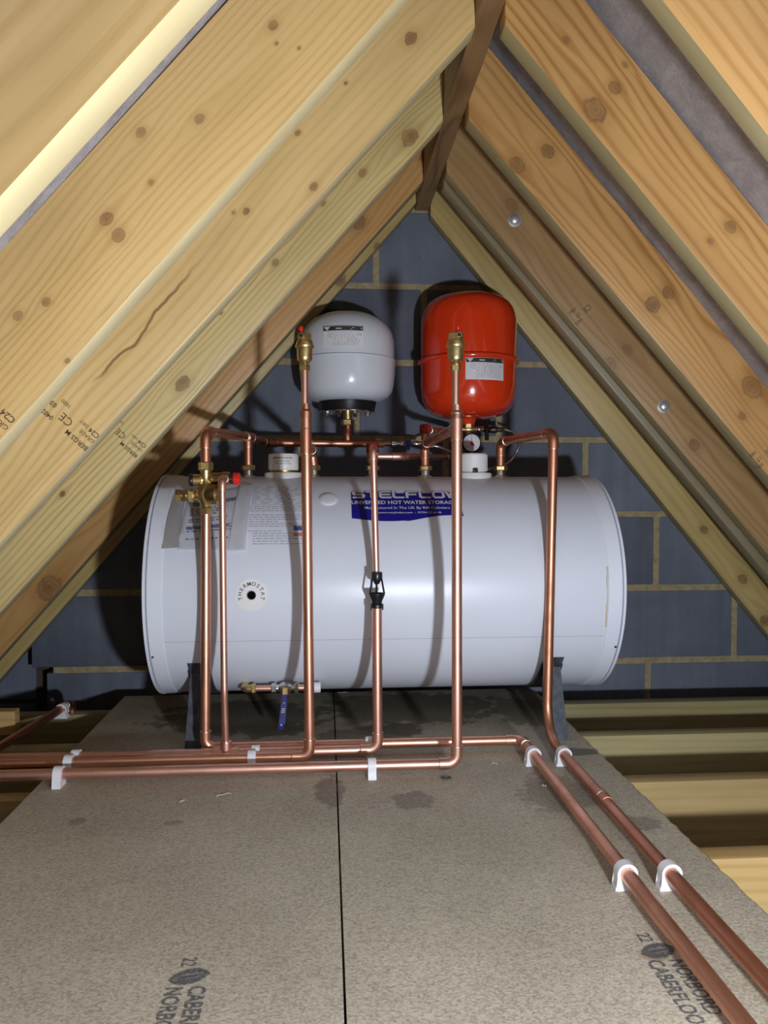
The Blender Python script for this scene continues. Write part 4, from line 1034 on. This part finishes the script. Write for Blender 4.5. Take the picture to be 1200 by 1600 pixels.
for k, (px, z, h) in enumerate(((446.5, zl0, .0065), (445, zl0-.018, .0068), (441.5, zl1+.014, .0074), (439.5, zl1+.003, .0070), (439, zl1, .004))):
    xx = vx(px); yy = YV-.022-.012*min(1, k/2)
    A.append([bm.verts.new((xx-h, yy, z)), bm.verts.new((xx+h, yy, z)), bm.verts.new((xx+h, yy+.004, z)), bm.verts.new((xx-h, yy+.004, z))])
for P, Q in zip(A, A[1:]):
    for i in range(4): bm.faces.new((P[i], P[(i+1) % 4], Q[(i+1) % 4], Q[i]))
bm.faces.new(A[0]); bm.faces.new(A[-1][::-1])
lv = child(dv, 'lever', bm, M_bluelever, smooth=False); lv['label'] = 'blue lever'
bm = bmesh.new()
for (z, w_) in ((zl0-.016, .002), (zl0-.030, .004), (zl0-.034, .004), (zl0-.038, .004)):
    q = (zl0-z)/(zl0-zl1); xx = vx(446.5-7*q); patch(bm, lambda a, b: V((a, YV-.0352, b)), xx-w_, xx+w_, z-.0008, z+.0008)
xx = vx(441); bm.faces.new([bm.verts.new((xx+a, YV-.0352, zl1+b)) for a, b in ((-.004, .008), (-.001, .013), (.001, .009), (.003, .020), (.0015, .012), (-.001, .016))])
sub(lv, 'printed_mark', bm, M_silver, smooth=False)
bm = bmesh.new(); cyl(bm, (vx(489), YV, ZV), (vx(501), YV, ZV), .0125, 20, .002); child(dv, 'white_end_cap', bm, M_white)

# isolation valve with blue handle, on the manifold
ZI = ZM; ix = lambda px: at(px, 696, YM).x
iv = thing('isolation_valve', 'small chrome isolation valve with a blue handle below the white vessel', 'valve', (ix(630), YM, ZI))
bm = bmesh.new(); lathe(bm, [(.0085, ix(610)), (.0125, ix(612)), (.0125, ix(618)), (.007, ix(619)), (.007, ix(624)), (.0105, ix(625)), (.0115, ix(629)), (.0105, ix(633)), (.007, ix(635)), (.007, ix(645)), (.009, ix(647)), (.009, ix(653)), (.006, ix(660))], (0, YM, ZI), (1, 0, 0), 20); child(iv, 'valve_body', bm, M_chrome)
bm = bmesh.new(); c = V((ix(637), YM-.022, ZI)); cyl(bm, c+V((0, .02, 0)), c, .005, 12); lathe(bm, [(.009, 0), (.010, .003), (.009, .008), (0, .009)], c, (0, -1, 0), 16); box(bm, (c.x-.003, c.y-.008, c.z-.020), (c.x+.003, c.y-.003, c.z+.001), .001); child(iv, 'blue_handle', bm, M_bluek)

# manifold, gauge and filling valve under the red vessel
YG = YM; zg = at(733, 671, YG).z; gx = lambda px: at(px, 671, YG).x
mg = thing('gauge_manifold', 'brass manifold with a round pressure gauge below the red vessel', 'gauge', (PR.x, YG, zg))
bm = bmesh.new(); lathe(bm, [(.0135, zg+.020), (.0185, zg+.022), (.0185, zg+.027), (.0140, zg+.029)], (PR.x, YG, 0), (0, 0, 1), 24); child(mg, 'flange_ring', bm, M_chrome)
bm = bmesh.new(); hexnut(bm, (PR.x, YG, zg+.003), (PR.x, YG, zg+.021), .0145, .4); child(mg, 'union_nut', bm, M_brass)
bm = bmesh.new(); lathe(bm, [(.008, gx(718)), (.008, gx(724)), (.011, gx(727)), (.0125, gx(733)), (.011, gx(739)), (.008, gx(743)), (.008, gx(746))], (0, YG, zg), (1, 0, 0), 20); cyl(bm, (PR.x, YG, zg+.006), (PR.x, YG-.012, zg-.028), .008, 14); child(mg, 'brass_tee', bm, M_brass)
bm = bmesh.new(); lathe(bm, [(.007, gx(744)), (.010, gx(745.5)), (.011, gx(748)), (.010, gx(750.5)), (.006, gx(752)), (.006, gx(757))], (0, YG, zg), (1, 0, 0), 20); child(mg, 'chrome_union', bm, M_chrome)
gc = V((at(737, 692, YG-.045).x, YG-.045, at(737, 692, YG-.045).z))
bm = bmesh.new(); lathe(bm, [(.022, .034), (.0275, .030), (.0275, .002), (.0262, -.001), (.0245, -.0005), (.0245, .001)], gc, (0, 1, 0), 40); case = child(mg, 'gauge_case', bm, M_black)
bm = bmesh.new(); lathe(bm, [(0, .0008), (.0247, .0008), (.0247, .004)], gc, (0, 1, 0), 40); face = child(mg, 'gauge_face', bm, plain('gauge_dial', (.80, .81, .86), .4))
bm = bmesh.new(); fn = lambda u, v: gc+V((u, .0002, v))
for k in range(25):
    a = math.radians(225-k*270/24); r0 = .0185 if k % 4 else .0165
    c_, n_ = math.cos(a), math.sin(a); t_ = .0004 if k % 4 else .0006
    bm.faces.new([bm.verts.new(fn(r*c_+q*t_*-n_, r*n_+q*t_*c_)) for r, q in ((r0, -1), (.0205, -1), (.0205, 1), (r0, 1))])
for k, ch in enumerate('01234'):
    a = math.radians(225-k*270/4); put_text(bm, ch, fn, .0055, .01, 1, 'CENTER', (.0132*math.cos(a), .0132*math.sin(a)-.002))
sub(face, 'dial_marks', bm, M_ink, smooth=False)
bm = bmesh.new()
def needle(a, L, w_, d):
    c_, n_ = math.cos(a), math.sin(a)
    bm.faces.new([bm.verts.new(gc+V((r*c_-q*n_, d, r*n_+q*c_))) for r, q in ((-.007, -w_), (L, -w_*.25), (L, w_*.25), (-.007, w_))])
needle(math.radians(90), .017, .0014, -.0004); sub(face, 'black_needle', bm, M_ink, smooth=False)
bm = bmesh.new(); needle(math.radians(140), .018, .0012, -.0008); lathe(bm, [(.0042, .0000), (.0042, -.0018), (0, -.0022)], gc, (0, 1, 0), 16); lathe(bm, [(.0032, .0), (.0032, -.0014), (0, -.0016)], gc+V((.005, 0, -.005)), (0, 1, 0), 12); sub(face, 'red_needle', bm, M_redp, smooth=False)
fv = thing('filling_valve', 'filling valve with a black lever right of the pressure gauge', 'valve', (gx(765), YG, zg-.005))
bm = bmesh.new(); lathe(bm, [(.0065, gx(756)), (.010, gx(757)), (.010, gx(762)), (.008, gx(763)), (.010, gx(767)), (.0115, gx(772)), (.010, gx(776)), (.007, gx(777)), (.007, gx(782))], (0, YG, zg), (1, 0, 0), 20); child(fv, 'valve_body', bm, plain('gunmetal', (.10, .08, .07), .35, .8))
bm = bmesh.new(); box(bm, (gx(757)-.002, YG-.020, zg-.033), (gx(762), YG-.013, zg+.004), .0015); child(fv, 'black_lever', bm, M_black)
bm = bmesh.new(); cyl(bm, (gx(776), YG, zg), (gx(776), YG, zg+.022), .0035, 12); lathe(bm, [(.0048, .020), (.0048, .024), (0, .026)], (gx(776), YG, zg), (0, 0, 1), 12); child(fv, 'test_point', bm, M_chrome)
bm = bmesh.new(); hexnut(bm, (gx(781), YG, zg), (gx(788), YG, zg), .0085, .2); child(fv, 'hose_nut', bm, M_chrome)
# braided filling hose
H = [at(660, 696, YM), at(668, 699, 2.18), at(680, 697, 2.16), at(697, 703, 2.17), at(720, 716, 2.20), at(750, 733, 2.24), at(775, 731, 2.27), at(795, 722, 2.28), at(808, 705, 2.28), at(811, 688, 2.27), at(803, 676, 2.265), at(788, 671, YM)]
bm = bmesh.new(); sweep(bm, spline(H, 8), .0042, 12); hs = obj('filling_hose', bm, M_braid)
tag(hs, 'braided steel filling hose looping under the pressure gauge', 'hose')

# ------------------------------------------------------------------ debris on the boards
M_shav = plain('wood_shaving', (.72, .66, .48), .7)
def shaving(px, py, L, a, lab_):
    P = atz(px, py, 0); bm = bmesh.new(); d = V((math.cos(a), math.sin(a), 0)); n_ = V((-d.y, d.x, 0)); A = []
    for k in range(6):
        t_ = k/5-.5; c = P+d*(L*t_)+V((0, 0, .0006+.003*math.sin(k*1.3)**2)); w_ = .0022*(1-.5*abs(t_))
        A.append([bm.verts.new(c-n_*w_), bm.verts.new(c+n_*w_), bm.verts.new(c+n_*w_+V((0, 0, .0008))), bm.verts.new(c-n_*w_+V((0, 0, .0008)))])
    for p, q in zip(A, A[1:]):
        for i in range(4): bm.faces.new((p[i], p[(i+1) % 4], q[(i+1) % 4], q[i]))
    bm.faces.new(A[0]); bm.faces.new(A[-1][::-1])
    tag(obj('wood_shaving', bm, M_shav), lab_, 'shaving', 'loose wood shavings')
shaving(349, 1243, .03, .5, 'curled pale shaving lying in front of the middle of the pipe row')
shaving(285, 1253, .012, .9, 'small pale shaving on the left board, left of the curled one')
shaving(772, 1194, .012, -.7, 'small pale shaving between the front pipe end and the forward feed pipe')
shaving(535, 1083, .03, .1, 'pale wood splinter at the far end of the board seam')
shaving(850, 1229, .010, -.6, 'tiny pale chip just in front of the first clip on the feed pipe')
P = atz(697, 1215, .002); bm = bmesh.new()
sweep(bm, [P+V((.010*math.cos(2*PI*k/20), .006*math.sin(2*PI*k/20), 0)) for k in range(21)], .0013, 8, False)
tag(obj('metal_ring', bm, M_steel), 'small dark metal ring on the board below the right riser elbow', 'ring')

for o in bpy.data.objects:
    if '_o' in o: del o['_o']
